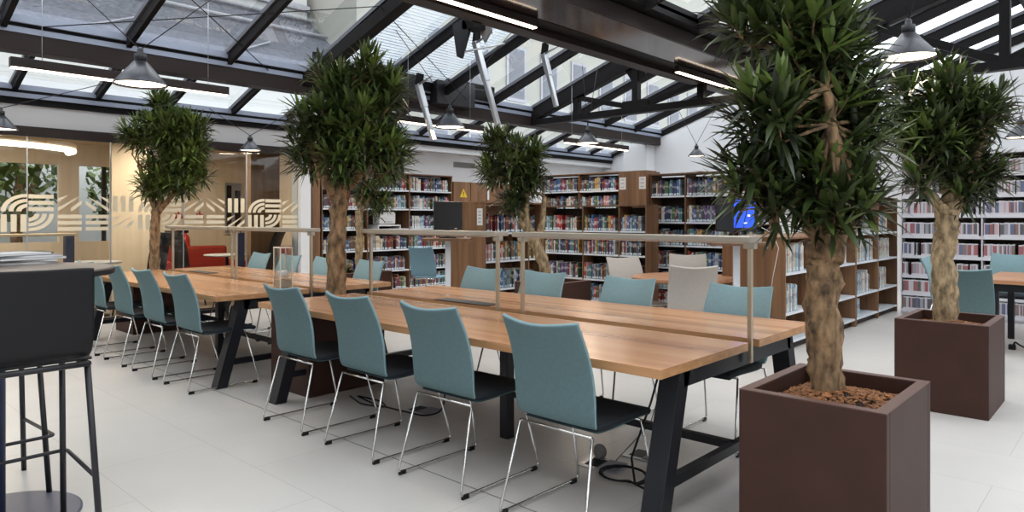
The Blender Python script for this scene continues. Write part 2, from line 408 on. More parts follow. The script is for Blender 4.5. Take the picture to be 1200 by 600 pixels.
# valley box between the two gables, with its glossy soffit
beam('valley_beam', -5.26, -5.06, 3.43, 3.66, 'brown_steel'); beam('valley_channel', -5.06, -4.68, 3.50, 3.66, 'steel'); beam('channel_lip', -4.72, -4.68, 3.43, 3.52, 'steel')
beam('valley_soffit', -4.68, -4.12, 3.435, 3.46, 'gloss_panel'); beam('valley_fascia', -4.12, -4.08, 3.43, 3.60, 'brown_steel'); beam('valley_purlin', -4.06, -3.92, 3.60, 3.76, 'steel')
beam('valley_deck', -5.3, -3.92, 3.66, 3.70, 'steel')
for y in (8.6, 9.75, 10.9, 12.0, 13.2): MB().box(-4.1, -4.06, y, y + 0.3, 3.63, 3.67).build('bracket', 'alu_pole', roof)
beam('valley_box', 1.6, 2.2, 3.46, 3.72, 'brown_steel')
beam('eave_beam', 7.86, 8.0, 3.4, 3.6, 'steel')
# trusses
def truss(y, tie, name='roof_truss'):
    t = shell(name); g = lambda m, n, mt='steel': m.build(n, mt, t, 0.004)
    g(MB().bar((-8.7, y, 3.22), (-6.31, y, 3.97), 0.16, 0.16), 'top_chord')
    g(MB().bar((-6.31, y, 3.97), (-5.2, y, 3.48), 0.14, 0.14), 'top_chord')
    g(MB().bar((-4.0, y, 3.52), (-1.24, y, 4.34), 0.16, 0.18), 'top_chord')
    g(MB().bar((-1.24, y, 4.34), (1.7, y, 3.5), 0.16, 0.18), 'top_chord')
    g(MB().bar((2.1, y, 3.5), (4.98, y, 4.36), 0.16, 0.18), 'top_chord')
    if not tie: return
    g(MB().box(-8.75, 2.0, y - 0.08, y + 0.08, 3.10, 3.21), 'tie_beam')
    g(MB().box(2.0, 8, y - 0.08, y + 0.08, 3.10, 3.21), 'tie_beam')
    for x, zt in ((-6.31, 3.95), (-5.12, 3.45), (-1.24, 4.3), (-7.55, 3.55), (-4.02, 3.6)):
        g(MB().box(x - 0.055, x + 0.055, y - 0.06, y + 0.06, 3.15, zt), 'post')
    for x, zt in ((-6.31, 3.93), (-1.24, 4.22)):
        g(MB().prism([(x - 0.26, zt), (x + 0.26, zt), (x + 0.06, zt - 0.3), (x - 0.06, zt - 0.3)], 'y', y - 0.035, y + 0.035), 'gusset')
    g(MB().prism([(-6.55, 3.2), (-6.05, 3.2), (-6.05, 3.32), (-6.55, 3.32)], 'y', y - 0.07, y + 0.07), 'gusset')
    g(MB().bar((-7.5, y, 3.5), (-6.4, y, 3.22), 0.09, 0.09), 'brace')
    g(MB().bar((-5.2, y, 3.46), (-6.2, y, 3.22), 0.09, 0.09), 'brace')
    g(MB().bar((-2.6, y, 3.85), (-1.3, y, 3.22), 0.10, 0.10), 'brace'); g(MB().bar((0.2, y, 3.85), (-1.18, y, 3.22), 0.10, 0.10), 'brace')
truss(5.15, False); truss(9.95, True); truss(0.35, False)
# vent gear on the gutter: housings, a swung vent flap, hanging actuator tubes
for y0, y1, z1 in ((5.35, 5.9, 3.62), (6.15, 7.05, 3.66), (7.35, 8.2, 3.6)):
    MB().box(-8.56, -8.38, y0, y1, 3.2, z1).build('vent_housing', 'black_metal', roof, 0.01)
beam('louver_panel', -8.54, -8.5, 3.4, 3.66, 'steel', 5.2, 8.8)
vb = thing('vent_motor', 'dark vent motor bracket with two plates under the valley beam', 'vent motor', (-6.3, 6.05, 3.72))
MB().prism([(-0.28, 0.12), (-0.06, 0.16), (0.02, -0.02), (-0.12, -0.34), (-0.2, -0.3)], 'y', -0.02, 0.02).build('side_plate', 'black_metal', vb)
MB().prism([(-0.06, 0.16), (0.2, 0.12), (0.22, 0.0), (0.1, -0.14)], 'y', 0.18, 0.21).build('side_plate', 'stone_grey', vb)
MB().box(-0.1, 0.12, -0.02, 0.2, 0.02, 0.14).build('motor_body', 'steel', vb)
MB().tube([(-0.1, 0.0, -0.26), (0.15, 0.5, -0.1)], 0.012).build('push_rod', 'alu_pole', vb)
def actuator(top, bot, label):
    o = thing('actuator_tube', label, 'actuator', bot, 0, 'roof vent actuator tubes')
    t = Vector(top) - Vector(bot)
    MB().bar((0, 0, 0), t * 0.62, 0.06, 0.075, (0, 1, 0)).build('lower_tube', 'alu_pole', o, 0.012)
    MB().bar(t * 0.58, t, 0.075, 0.09, (0, 1, 0)).build('upper_tube', 'alu_pole', o, 0.012)
    MB().bar(t * 0.97, t * 1.0 + Vector((0.02, 0.02, 0.14)), 0.05, 0.1, (0, 1, 0)).build('hanger_bracket', 'steel', o)
    MB().tube([t * 0.98, t * 0.98 + Vector((0.42, -0.1, 0.06))], 0.014).build('drive_rod', 'alu_pole', o)
actuator((-6.6, 6.46, 3.71), (-6.40, 6.75, 2.45), 'long silver actuator tube hanging beside the swung vent flap')
actuator((-6.6, 7.88, 3.80), (-6.48, 8.03, 3.01), 'short silver actuator tube hanging right of the long one')
actuator((-7.5, 6.23, 3.23), (-7.37, 6.40, 2.44), 'silver actuator tube hanging behind the crown of the tallest table tree')
# white louver blinds lying over three panes
for a, b_ in ((5.26, 6.33), (6.43, 7.5)):
    lb = MB(); x = -8.5
    while x < -6.5: lb.bar((x, a, roof_z(x) + 0.06), (x, b_, roof_z(x) + 0.06), 0.060, 0.004, (-0.2, 0, 1)); x += 0.062
    lb.build('louver_blind', 'blind', roof)
for p, q in (((-8.7, 1.7, 3.3), (-6.5, 5.6, 4.0)), ((-6.9, 2.3, 3.9), (-8.6, 4.6, 3.3)), ((-6.7, 5.0, 3.85), (-8.5, 8.2, 3.3))):
    MB().tube([p, q], 0.006, 5).build('tension_wire', 'steel', roof)

# ---------------------------------------------------------------- lamps
def lamp_area(name, loc, size, power, col=(1, 0.84, 0.66), parent=None, shape='DISK', size_y=None, rot=None):
    l = bpy.data.lights.new(name, 'AREA'); l.shape = shape; l.size = size; l.energy = power; l.color = col
    if size_y: l.size_y = size_y
    o = bpy.data.objects.new(name, l); C.objects.link(o); o.location = loc
    if rot: o.rotation_euler = rot
    if parent: o.parent = parent
    return o
def pendant(loc, dia, label, anchors):
    o = thing('pendant_lamp', label, 'lamp', loc, 0, 'cone pendant lamps under the glass roof')
    R = dia / 2; k = dia / 0.42
    MB().lathe([(R, 0), (R * 0.985, 0.012 * k), (R * 0.24, 0.20 * k), (R * 0.22, 0.20 * k), (R * 0.95, 0.014 * k), (R * 0.985, 0.0)], 32, cap=False).build('shade', 'shade_grey', o)
    MB().lathe([(R * .235, 0.195 * k), (R * .235, 0.262 * k), (R * .12, 0.27 * k), (R * .12, 0.30 * k), (R * .05, 0.315 * k)], 20).build('socket_cap', 'black_metal', o)
    MB().lathe([(R * 0.93, 0.016 * k), (R * 0.93, 0.020 * k)], 32).build('diffuser', 'lamp_warm', o)
    for a in anchors:
        MB().tube([(0, 0, 0.30 * k), Vector(a) - Vector(loc)], 0.005, 5).build('suspension_wire', 'black_metal', o)
    lamp_area('bulb', (0, 0, 0.008 * k), dia * 0.85, 9 * k * k, parent=o)
PD = [((-6.72, 2.34, 2.56), .45, 'grey cone pendant lamp in front of the long dark light bar, upper left', ((-7.5, 1.6, 3.9), (-6.35, 3.6, 4.1))),
      ((-1.37, 6.05, 2.60), .41, 'grey cone pendant lamp between the two big planter trees', ((-1.55, 5.9, 4.3), (-1.1, 6.3, 4.3))),
      ((-7.09, 6.45, 2.60), .42, 'grey cone pendant lamp between two hanging silver tubes', ((-7.2, 5.6, 3.8), (-6.6, 7.2, 4.0))),
      ((-6.92, 9.41, 2.60), .40, 'grey cone pendant lamp hanging just under the truss tie beam', ((-6.95, 9.3, 3.9), (-6.85, 9.6, 3.9))),
      ((-6.72, 12.83, 2.60), .34, 'small far cone pendant lamp hung on a wide V of wires by the white wall', ((-7.1, 12.5, 3.8), (-6.35, 13.3, 3.9))),
      ((-1.45, 13.28, 2.60), .44, 'cone pendant lamp at the right edge above the white media shelves', ((-1.7, 13.1, 4.3), (-1.2, 13.5, 4.3))),
      ((-9.6, 4.83, 2.33), .31, 'small cone pendant lamp in front of the glass partition beside the slender tree', ((-9.75, 4.3, 2.9), (-9.4, 5.4, 2.95))),
      ((-9.6, 1.86, 2.36), .34, 'cone pendant lamp at the left edge in front of the white bulkhead', ((-9.75, 1.3, 2.9), (-9.3, 3.0, 3.05)))]
for l, d, lb, an in PD: pendant(l, d, lb, an)
def linear(x, z, y0, y1, label, hang, power=14):
    o = thing('linear_lamp', label, 'lamp', (x, y0, z), 0, 'linear lamps under the glass roof'); L = y1 - y0
    MB().box(-0.04, 0.04, 0, L, 0.012, 0.10).build('housing', 'brown_steel', o, 0.004)
    MB().box(-0.032, 0.032, 0.01, L - 0.01, 0, 0.012).build('diffuser', 'strip_warm', o)
    for y in hang: MB().tube([(0, y, 0.1), (0, y, roof_z(x) - .06 - z)], 0.003, 5).build('suspension_wire', 'alu_pole', o)
    lamp_area('tube_light', (0, L / 2, -0.005), 0.05, power, (1, 0.86, 0.7), o, 'RECTANGLE', L)
linear(-7.6, 2.72, 1.54, 3.56, 'long dark light bar hung in front of the lower skylights, upper left', (0.25, 1.8))
linear(-7.6, 2.68, 5.93, 7.59, 'light bar behind the pendant with the hanging silver tubes', (0.2, 1.4))
linear(-7.6, 2.68, 9.66, 11.65, 'light bar hung by the white wall left of the corner pier', (0.2, 1.8))
def strip(y0, y1, label):
    o = thing('strip_lamp', label, 'lamp', (-4.72, y0, 3.335), 0, 'strip lamps along the valley beam'); L = y1 - y0
    MB().box(-0.04, 0.04, 0, L, 0.012, 0.09).build('housing', 'brown_steel', o, 0.004)
    MB().box(-0.03, 0.03, 0.01, L - 0.01, 0, 0.012).build('diffuser', 'strip_warm', o)
    lamp_area('tube_light', (0, L / 2, -0.005), 0.05, 14, (1, 0.86, 0.7), o, 'RECTANGLE', L)
strip(4.0, 5.5, 'bright strip lamp under the valley beam at the top of the picture')
strip(8.45, 10.4, 'bright strip lamp under the valley beam just left of the big tree crown')
strip(10.6, 11.7, 'short strip lamp under the valley beam half behind the big tree crown')
rg = thing('ring_lamp', 'curved warm light line on the meeting room ceiling', 'lamp', (-11.6, 1.4, 2.32))
MB().tube([(1.0 * math.cos(a), 1.7 * math.sin(a), 0) for a in [-1.9 + 3.6 * i / 30 for i in range(31)]], 0.045, 8).build('light_tube', 'ring_light', rg)
MB().tube([(1.0 * math.cos(a), 1.7 * math.sin(a), 0.06) for a in [-1.9 + 3.6 * i / 30 for i in range(31)]], 0.05, 8).build('housing', 'cream', rg)
for i, y in enumerate((-0.8, 2.0, 4.6)):
    lamp_area('room_downlight', (-11.6, y, 2.55), 0.8, 42, (1, 0.86, 0.68))

# ---------------------------------------------------------------- chairs
def shell_rows(prof, hw, thick, curve, round_top=False, nu=9):
    """two skins of a bent plywood shell: prof = (y, z, half width); returns outer and inner grids"""
    out, inn = [], []
    k = len(prof)
    for i, (y, z, wv) in enumerate(prof):
        a, c = prof[max(0, i - 1)], prof[min(k - 1, i + 1)]
        t = Vector((0, c[0] - a[0], c[1] - a[1])).normalized(); n = Vector((0, t.z, -t.y))
        ro, ri = [], []
        for u in (-1, -.97, -.72, -.36, 0, .36, .72, .97, 1):
            dz = -0.006 * abs(u) ** 6 if round_top and i >= k - 1 else 0
            p = Vector((u * wv, y, z + dz)) + n * (curve * (u * u) * (i / (k - 1) if round_top else 0.5))
            ro.append(p); ri.append(p + n * thick)
        out.append(ro); inn.append(ri)
    return out, inn
def shell_mesh(prof, thick, curve, mats, name, parent, round_top=False, rim=2):
    out, inn = shell_rows(prof, None, thick, curve, round_top)
    mb = MB(); mb.grid(out, 0); mb.grid(inn, 1)
    k, n = len(out), len(out[0])
    loop = [(0, j) for j in range(n)] + [(i, n - 1) for i in range(1, k)] + [(k - 1, j) for j in range(n - 2, -1, -1)] + [(i, 0) for i in range(k - 2, 0, -1)]
    vs = [out[i][j] for i, j in loop] + [inn[i][j] for i, j in loop]; L = len(loop)
    mb.add(vs, [(a, (a + 1) % L, L + (a + 1) % L, L + a) for a in range(L)], rim, True)
    o = mb.build(name, mats, parent)
    import bmesh
    bm = bmesh.new(); bm.from_mesh(o.data); bmesh.ops.remove_doubles(bm, verts=bm.verts, dist=0.0005); bmesh.ops.recalc_face_normals(bm, faces=bm.faces); bm.to_mesh(o.data); bm.free()
    md = o.modifiers.new('soft', 'SUBSURF'); md.levels = 1; md.render_levels = 1
    return o
BACK = [(-0.165, 0.452, 0.212), (-0.196, 0.468, 0.222), (-0.212, 0.52, 0.226), (-0.222, 0.60, 0.228), (-0.240, 0.69, 0.225), (-0.272, 0.78, 0.220), (-0.318, 0.862, 0.215), (-0.340, 0.892, 0.214), (-0.344, 0.898, 0.214)]
SEAT = [(0.275, 0.438, 0.195), (0.258, 0.452, 0.205), (0.20, 0.460, 0.212), (0.08, 0.458, 0.215), (-0.06, 0.448, 0.212), (-0.165, 0.450, 0.205)]
def make_chair(name, label, cloth, edge, pad, group, cat='chair', frame='chrome'):
    o = thing(name, label, cat, (0, 0, 0), 0, group)
    shell_mesh(BACK, 0.020, 0.05, [cloth, edge, edge], 'backrest', o, True)
    under = 'seat_teal_shaded' if pad else cloth
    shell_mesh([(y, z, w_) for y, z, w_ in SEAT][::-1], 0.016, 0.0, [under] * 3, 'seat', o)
    if pad:
        up = [(y, z - 0.010, w_ + 0.003) for y, z, w_ in SEAT]
        shell_mesh(up, 0.030, 0.0, [pad, pad, pad], 'seat_pad', o)
    r = 0.0065
    for sx in (-1, 1):
        x = sx * 0.24; xs = sx * 0.205
        pts = fillet([(xs, -0.185, 0.426), (x, -0.293, 0.016), (x, 0.292, 0.016), (xs, 0.185, 0.428)], 0.03)
        MB().tube(pts, r, 8).build('sled_leg', frame, o)
        for y in (-0.262, 0.25):
            MB().box(x - 0.008, x + 0.008, y - 0.022, y + 0.022, 0.0, 0.022).build('glide', 'black_plastic', o, 0.003)
    for y in (-0.187, 0.185): MB().tube([(-0.205, y, 0.428), (0.205, y, 0.428)], r, 8).build('seat_bar', frame, o)
    return o
G = 'teal chairs along the study tables'
ch = make_chair('study_chair', 'x', 'teal', 'teal_edge', 'seat_dark', G)
near1 = [(-4.115, 'first from the left at the nearer table, planter behind its legs'), (-3.375, 'second from the left at the nearer table'), (-2.67, 'third from the left at the nearer table, big back to us'), (-1.93, 'nearest of all, its back to us by the table corner')]
near2 = [(-7.85, 'farthest left, half hidden behind the black bar stool'), (-7.10, 'second of the farther table row, just right of the black stool back'), (-6.37, 'third of the farther table row seen from behind'), (-5.66, 'fourth of the farther table row, beside its dark end leg')]
far1 = [(-4.30, 'behind the far half, left of the lamp post pair'), (-3.60, 'behind the far half, in front of the leaning tree planter'), (-2.79, 'behind the far half, left of the round table group'), (-1.95, 'behind the far half, nearest the right table corner')]
far2 = [(-8.15, 'far side of the farther table, before the red armchair'), (-7.44, 'far side of the farther table, behind the glass vase'), (-6.70, 'far side of the farther table, just left of the tree trunk'), (-5.86, 'far side of the farther table, right of the tree trunk')]
first = True
for lst, y, rz in ((near1, 2.57, 0), (near2, 2.515, 0), (far1, 4.02, PI), (far2, 3.96, PI)):
    for i, (x, d) in enumerate(lst):
        lb = 'teal sled-base chair, ' + d; jr = rz + (rnd.random() - .5) * 0.03
        if first: ch.location = (x, y, 0); ch.rotation_euler = (0, 0, rz); ch['label'] = lb; first = False
        else: dup(ch, (x, y, 0), jr, lb)
G2 = 'teal chairs around the side table on the right'
for p, rz, d in (((-1.20, 7.34), 0.06, 'its back to us behind the rear planter, by the side table'), ((-1.20, 9.95), PI, 'facing us across the side table at the right edge'), ((-1.52, 8.74), -PI / 2, 'seen sideways left of the rear planter tree trunk')):
    dup(ch, (p[0], p[1], 0), rz, 'teal sled-base chair, ' + d, G2)
bc = make_chair('reading_chair', 'pale blue chair standing in front of the left book wall', 'blue_cloth', 'blue_cloth', None, None)
bc.location = (-8.20, 7.05, 0); bc.rotation_euler = (0, 0, 0.3)
G3 = 'taupe chairs around the round table'
tc_ = make_chair('visitor_chair', 'taupe chair with its back to us in front of the round table', 'taupe', 'taupe', None, G3)
tc_.location = (-3.22, 5.98, 0); tc_.rotation_euler = (0, 0, 0.68)
dup(tc_, (-3.92, 7.30, 0), PI + 0.55, 'taupe chair facing us on the far side of the round table')
dup(tc_, (-4.05, 6.42, 0), -1.95, 'taupe chair seen from the side, left of the round table')

# ---------------------------------------------------------------- long tables
def table(x0, x1, ya, yb, yc, yd, label, mid_x, flap):
    o = thing('study_table', label, 'table', ((x0 + x1) / 2, (yb + yc) / 2, 0), 0, 'long double study tables')
    cx, cy = (x0 + x1) / 2, (yb + yc) / 2; L = (x1 - x0) / 2
    for a, b_ in ((ya, yb), (yc, yd)):
        MB().box(-L, L, a - cy, b_ - cy, 0.700, 0.737).build('edge_core', 'edge_oak', o, 0.002)
        MB().box(-L, L, a - cy, b_ - cy, 0.737, 0.740).build('tabletop', 'table_oak', o)
    MB().box(-L + 0.25, L - 0.25, yb - cy - 0.06, yc - cy + 0.06, 0.62, 0.63).build('cable_tray', 'table_black', o)
    fx0, fx1 = flap[0] - cx, flap[1] - cx
    MB().box(fx0, fx1, yc - cy + 0.0, yc - cy + 0.13, 0.7405, 0.746).build('cable_flap', 'black_plastic', o, 0.002)
    for s in (-1, 1):
        xo = s * (L - 0.10)
        for t in (-1, 1):
            yt, yf = t * 0.60, t * 0.80
            mb = MB()
            P = []
            for (yy, z) in ((yf, 0.0), (yt, 0.70)):
                P += [(xo - 0.05, yy - 0.045, z), (xo + 0.05, yy - 0.045, z), (xo + 0.05, yy + 0.045, z), (xo - 0.05, yy + 0.045, z)]
            mb.add(P, [(3, 2, 1, 0), (4, 5, 6, 7), (0, 1, 5, 4), (1, 2, 6, 5), (2, 3, 7, 6), (3, 0, 4, 7)])
            mb.build('leg', 'table_black', o, 0.003)
        MB().box(xo - 0.05, xo + 0.05, -0.62, 0.62, 0.61, 0.698).build('top_rail', 'table_black', o, 0.003)
        MB().box(xo - 0.02, xo + 0.02, -0.74, 0.74, 0.17, 0.215).build('cross_rail', 'table_black', o)
    MB().box(-L + 0.1, L - 0.1, -0.02, 0.02, 0.175, 0.215).build('stretcher', 'table_black', o)
    MB().box(mid_x - cx - 0.032, mid_x - cx + 0.032, -0.28, -0.215, 0, 0.70).build('cable_riser', 'table_black', o, 0.003)
    return o
T1 = (-4.81, -1.456, 2.48, 3.315, 3.445, 4.205); T2 = (-8.72, -5.36, 2.42, 3.23, 3.345, 4.115)
table(*T1, 'nearer long double table with oak tops and splayed black legs', -2.92, (-3.96, -3.40))
table(*T2, 'farther long double table with oak tops, by the glass partition', -6.66, (-8.15, -7.65))
def desk_light(x0, x1, y, label, zb=0.745):
    o = thing('desk_light', label, 'lamp', (x0, y, 0.637), 0, 'bar lights standing between the table halves'); L = x1 - x0
    z = 1.232 - 0.637
    for x in (0.0, L):
        MB().box(x - 0.011, x + 0.011, -0.011, 0.011, -0.007, z).build('post', 'brass', o, 0.002)
    MB().box(-0.03, L + 0.03, -0.075, 0.075, z + 0.002, z + 0.034).build('light_bar', 'satin_brass', o, 0.004)
    MB().box(0.02, L - 0.02, -0.05, 0.05, z - 0.003, z + 0.002).build('diffuser', 'paper', o)
    for x in (0.0, L): MB().box(x - 0.03, x + 0.03, -0.02, 0.02, z - 0.03, z + 0.002).build('joint', 'satin_brass', o, 0.003)
desk_light(-4.667, -3.235, 3.38, 'brass bar light on the nearer table, left of its two')
desk_light(-3.01, -1.475, 3.38, 'brass bar light on the nearer table, right of its two, by the big tree')
desk_light(-8.42, -6.92, 3.288, 'bar light on the farther table, left of its two, by the slender tree')
desk_light(-6.83, -5.42, 3.288, 'bar light on the farther table, right of its two, by the vase')
v = thing('glass_vase', 'tall clear square vase on the right end of the farther table', 'vase', (-5.60, 3.12, 0.74))
mb = MB(); s_ = 0.058
mb.box(-s_, s_, -s_, s_, 0, 0.012)
for T in range(4): mb.box(-s_, s_, s_ - 0.005, s_, 0.0, 0.36, T=Matrix.Rotation(T * PI / 2, 4, 'Z'))
mb.build('glass_body', 'vase_glass', v)
MB().box(-s_ + .007, s_ - .007, -s_ + .007, s_ - .007, 0.012, 0.075).build('sand_filling', 'sand', v)
MB().lathe([(0.04, 0.10), (0.046, 0.115), (0.046, 0.145), (0.03, 0.155)], 20).build('candle', 'paper', v)
mb = MB()
for T in range(4): mb.box(-s_ - .002, s_ + .002, s_ - 0.006, s_ + .003, 0.352, 0.364, T=Matrix.Rotation(T * PI / 2, 4, 'Z')); mb.box(s_ - .006, s_ + .002, s_ - 0.006, s_ + .002, 0, 0.36, T=Matrix.Rotation(T * PI / 2, 4, 'Z'))
mb.build('rim', 'acrylic_trim', v)

# ---------------------------------------------------------------- bar table, stools, magazines
bt = thing('bar_table', 'round bar-height table with a dark column at the left edge', 'table', (-3.80, 0.72, 0))
MB().lathe([(0.445, 1.10), (0.46, 1.105), (0.46, 1.125), (0.455, 1.13)], 56).build('tabletop', 'bar_top', bt)
MB().lathe([(0.461, 1.098), (0.4625, 1.10), (0.4625, 1.122)], 56, cap=False).build('edge_band', 'black_metal', bt)
MB().lathe([(0.035, 0.012), (0.035, 1.09), (0.12, 1.098), (0.12, 1.10)], 24).build('column', 'navy_post', bt)
MB().lathe([(0.33, 0), (0.33, 0.008), (0.32, 0.012)], 48).build('base_disc', 'disc_grey', bt)
for i, (dx, dy, rz) in enumerate(((-0.10, -0.02, 0.05), (-0.12, 0.0, -0.1), (-0.08, 0.02, 0.16), (-0.1, 0.01, 0.02), (-0.06, -0.05, 0.3))):
    ss = ['bottom one', 'second from the bottom', 'middle one', 'second from the top', 'top one'][i]
    mg = thing('magazine', 'magazine in the small stack on the bar table, ' + ss, 'magazine', (-4.10 + dx * .5, 0.87 + dy, 1.13 + i * 0.0112), rz + 0.1, 'magazines on the bar table')
    MB().box(-0.11, 0.11, -0.15, 0.15, 0.0012, 0.0098).build('pages', 'paper', mg)
    mb = MB().box(-0.112, 0.112, -0.152, 0.152, 0, 0.0012, 0).box(-0.112, 0.112, -0.152, 0.152, 0.0098, 0.011, 0 if i % 2 else 1).box(-0.1125, -0.110, -0.152, 0.152, 0.0, 0.011)
    mb.build('cover', ['facade_band', 'device_white'] if i < 4 else ['navy_post', 'device_white'], mg)
bs = thing('bar_stool', 'black bar stool in the left foreground, its back to us', 'stool', (0, 0, 0), 0, 'black bar stools at the bar table')
SB = [(-0.15, 0.775, 0.195), (-0.19, 0.80, 0.200), (-0.205, 0.86, 0.202), (-0.215, 0.95, 0.202), (-0.225, 1.05, 0.200), (-0.235, 1.12, 0.198), (-0.239, 1.148, 0.196), (-0.24, 1.152, 0.196)]
SS = [(0.20, 0.765, 0.19), (0.18, 0.78, 0.205), (0.05, 0.785, 0.215), (-0.08, 0.778, 0.217), (-0.15, 0.775, 0.215)]
shell_mesh(SB, 0.014, 0.02, ['black_plastic'] * 3, 'backrest', bs, True)
shell_mesh(SS[::-1], 0.014, 0.0, ['black_plastic'] * 3, 'seat', bs)
for sx in (-1, 1):
    for p, q in (((sx * .185, -.17, .755), (sx * .215, -.238, .0)), ((sx * .185, .16, .755), (sx * .215, .245, .0))):
        MB().tube([p, q], 0.0125, 10).build('leg', 'black_metal', bs)
    MB().tube([(sx * .185, -.185, .757), (sx * .185, .175, .757)], 0.0125, 8).build('seat_rail', 'black_metal', bs)
MB().tube([(-.185, -.185, .757), (.185, -.185, .757)], 0.0125, 8).build('seat_rail', 'black_metal', bs)
MB().tube(fillet([(-.206, -.214, .285), (-.232, .262, .29), (.232, .262, .29), (.206, -.214, .285)], 0.03), 0.0085, 8).build('footrest', 'black_metal', bs)
bs.location = (-3.41, 0.735, 0); bs.rotation_euler = (0, 0, PI / 2 + 0.02)
dup(bs, (-4.22, 0.752, 0), -PI / 2, 'black bar stool beyond the column, only its legs showing below the other stool')

# ---------------------------------------------------------------- trees in square planters
def potted_tree(name, label, center, base, trunk, forks, lobes, n_ros, leaf, seed, pw=0.57, pd=0.70, ph=0.63, bark='bark', group='trees in rust brown square planters', cat='potted tree', tone=0.0, planter=True):
    R = random.Random(seed)
    o = thing(name, label, cat, (center[0], center[1], 0), 0, group)
    if planter:
        a, b_, t = pw / 2, pd / 2, 0.045
        mb = MB()
        for x0, x1, y0, y1 in ((-a, a, -b_, -b_ + t), (-a, a, b_ - t, b_), (-a, -a + t, -b_ + t, b_ - t), (a - t, a, -b_ + t, b_ - t)): mb.box(x0, x1, y0, y1, 0.0, ph)
        mb.box(-a + t, a - t, -b_ + t, b_ - t, 0.005, 0.05)
        mb.build('planter_box', 'rust', o, 0.004)
        mb = MB()
        for x0, x1, y0, y1 in ((-a, a, -b_, -b_ + t), (-a, a, b_ - t, b_), (-a, -a + t, -b_ + t, b_ - t), (a - t, a, -b_ + t, b_ - t)): mb.box(x0, x1, y0, y1, ph, ph + 0.004)
        mb.build('rim', 'rust_rim', o)
        rows = [[(-a + t + (2 * a - 2 * t) * i / 10, -b_ + t + (2 * b_ - 2 * t) * j / 10, ph - 0.085 + 0.05 * math.exp(-((i - 5) ** 2 + (j - 5) ** 2) / 9.0) + R.uniform(-.008, .008)) for i in range(11)] for j in range(11)]
        MB().grid(rows).build('soil', 'soil', o)
        mb = MB()
        for _ in range(900 if seed < 3 else 160):
            x, y = R.uniform(-a + t + .02, a - t - .02), R.uniform(-b_ + t + .02, b_ - t - .02)
            z = ph - 0.07 + 0.05 * math.exp(-((x / a) ** 2 + (y / b_) ** 2) * 2.7)
            T = Matrix.Translation((x, y, z)) @ Matrix.Rotation(R.uniform(0, 6), 4, 'Z') @ Matrix.Rotation(R.uniform(-.7, .7), 4, 'X')
            l, w_ = R.uniform(.008, .019), R.uniform(.003, .007)
            mb.box(-l, l, -w_, w_, -.003, .003, 0, T)
        mk = mb.build('bark_mulch', 'mulch', o); mk['kind'] = 'stuff'
    # trunk: uneven tube, then main limbs
    tb = MB()
    def limb(pts, r0, r1, n=10, wob=0.12):
        P = [Vector(p) for p in pts]; fine = []
        for i in range(len(P) - 1):
            for k in range(7): fine.append(P[i].lerp(P[i + 1], k / 7))
        fine.append(P[-1]); m_ = len(fine)
        rs = [(r0 + (r1 - r0) * i / (m_ - 1)) * (1 + R.uniform(-wob, wob)) for i in range(m_)]
        fine = [p + Vector((R.uniform(-1, 1), R.uniform(-1, 1), 0)) * r0 * 0.08 for p in fine]
        n = n * 2; i0 = len(tb.v); tb.tube(fine, rs, n)
        for i in range(m_):
            for j in range(n):
                q = Vector(tb.v[i0 + i * n + j]); k_ = 1 + 0.30 * mnoise.noise(Vector((q.x * 26, q.y * 26, q.z * 9 + seed))) + .20 * mnoise.noise(q * 55)
                tb.v[i0 + i * n + j] = tuple(fine[i] + (q - fine[i]) * k_)
    (tp, r0, r1) = trunk
    limb([(base[0], base[1], ph - 0.12)] + tp, r0, r1, 14, 0.07)
    tips = []
    for fk, fr in forks:
        limb(fk, fr, fr * 0.6, 10, 0.1); tips.append(Vector(fk[-1])); tips.append(Vector(fk[-2]).lerp(Vector(fk[-1]), .5))
    # rosettes of strap leaves fill the crown
    lf = MB(); lf.tone = []; twigs = MB(); cen = []
    lat0 = (center[0] * math.cos(YAW) + center[1] * math.sin(YAW)); dep0 = -center[0] * math.sin(YAW) + center[1] * math.cos(YAW); k_ = dep0 / F
    cc = Vector(crown_at((sum(l[0] for l in lobes) / len(lobes) - 600) * k_ - lat0, 0, H - (sum(l[1] for l in lobes) / len(lobes) - HOR) * k_))
    for lx, ly, lr in lobes:
        rr = max(lr * k_ - leaf * .42, leaf * .3); dz_ = R.uniform(-.38, .38) * max(l[2] for l in lobes) * k_
        lc = Vector(crown_at(((lx - 600) * k_ - lat0) * (1 + dz_ / dep0) + lat0 * dz_ / dep0, dz_, H - (ly - HOR) * k_ * (1 + dz_ / dep0)))
        want = max(3, int(n_ros * ((rr + leaf * .3) / .3) ** 2)); got = 0
        for _ in range(400):
            if got >= want: break
            d = Vector((R.gauss(0, 1), R.gauss(0, 1), R.gauss(0, 1))).normalized(); q = R.random() ** 0.4
            p = lc + d * rr * q
            if any((p - c_[0]).length < leaf * 0.40 for c_ in cen): continue
            got += 1; cen.append((p, ((p - cc).normalized() * .6 + d * .6).normalized(), q))
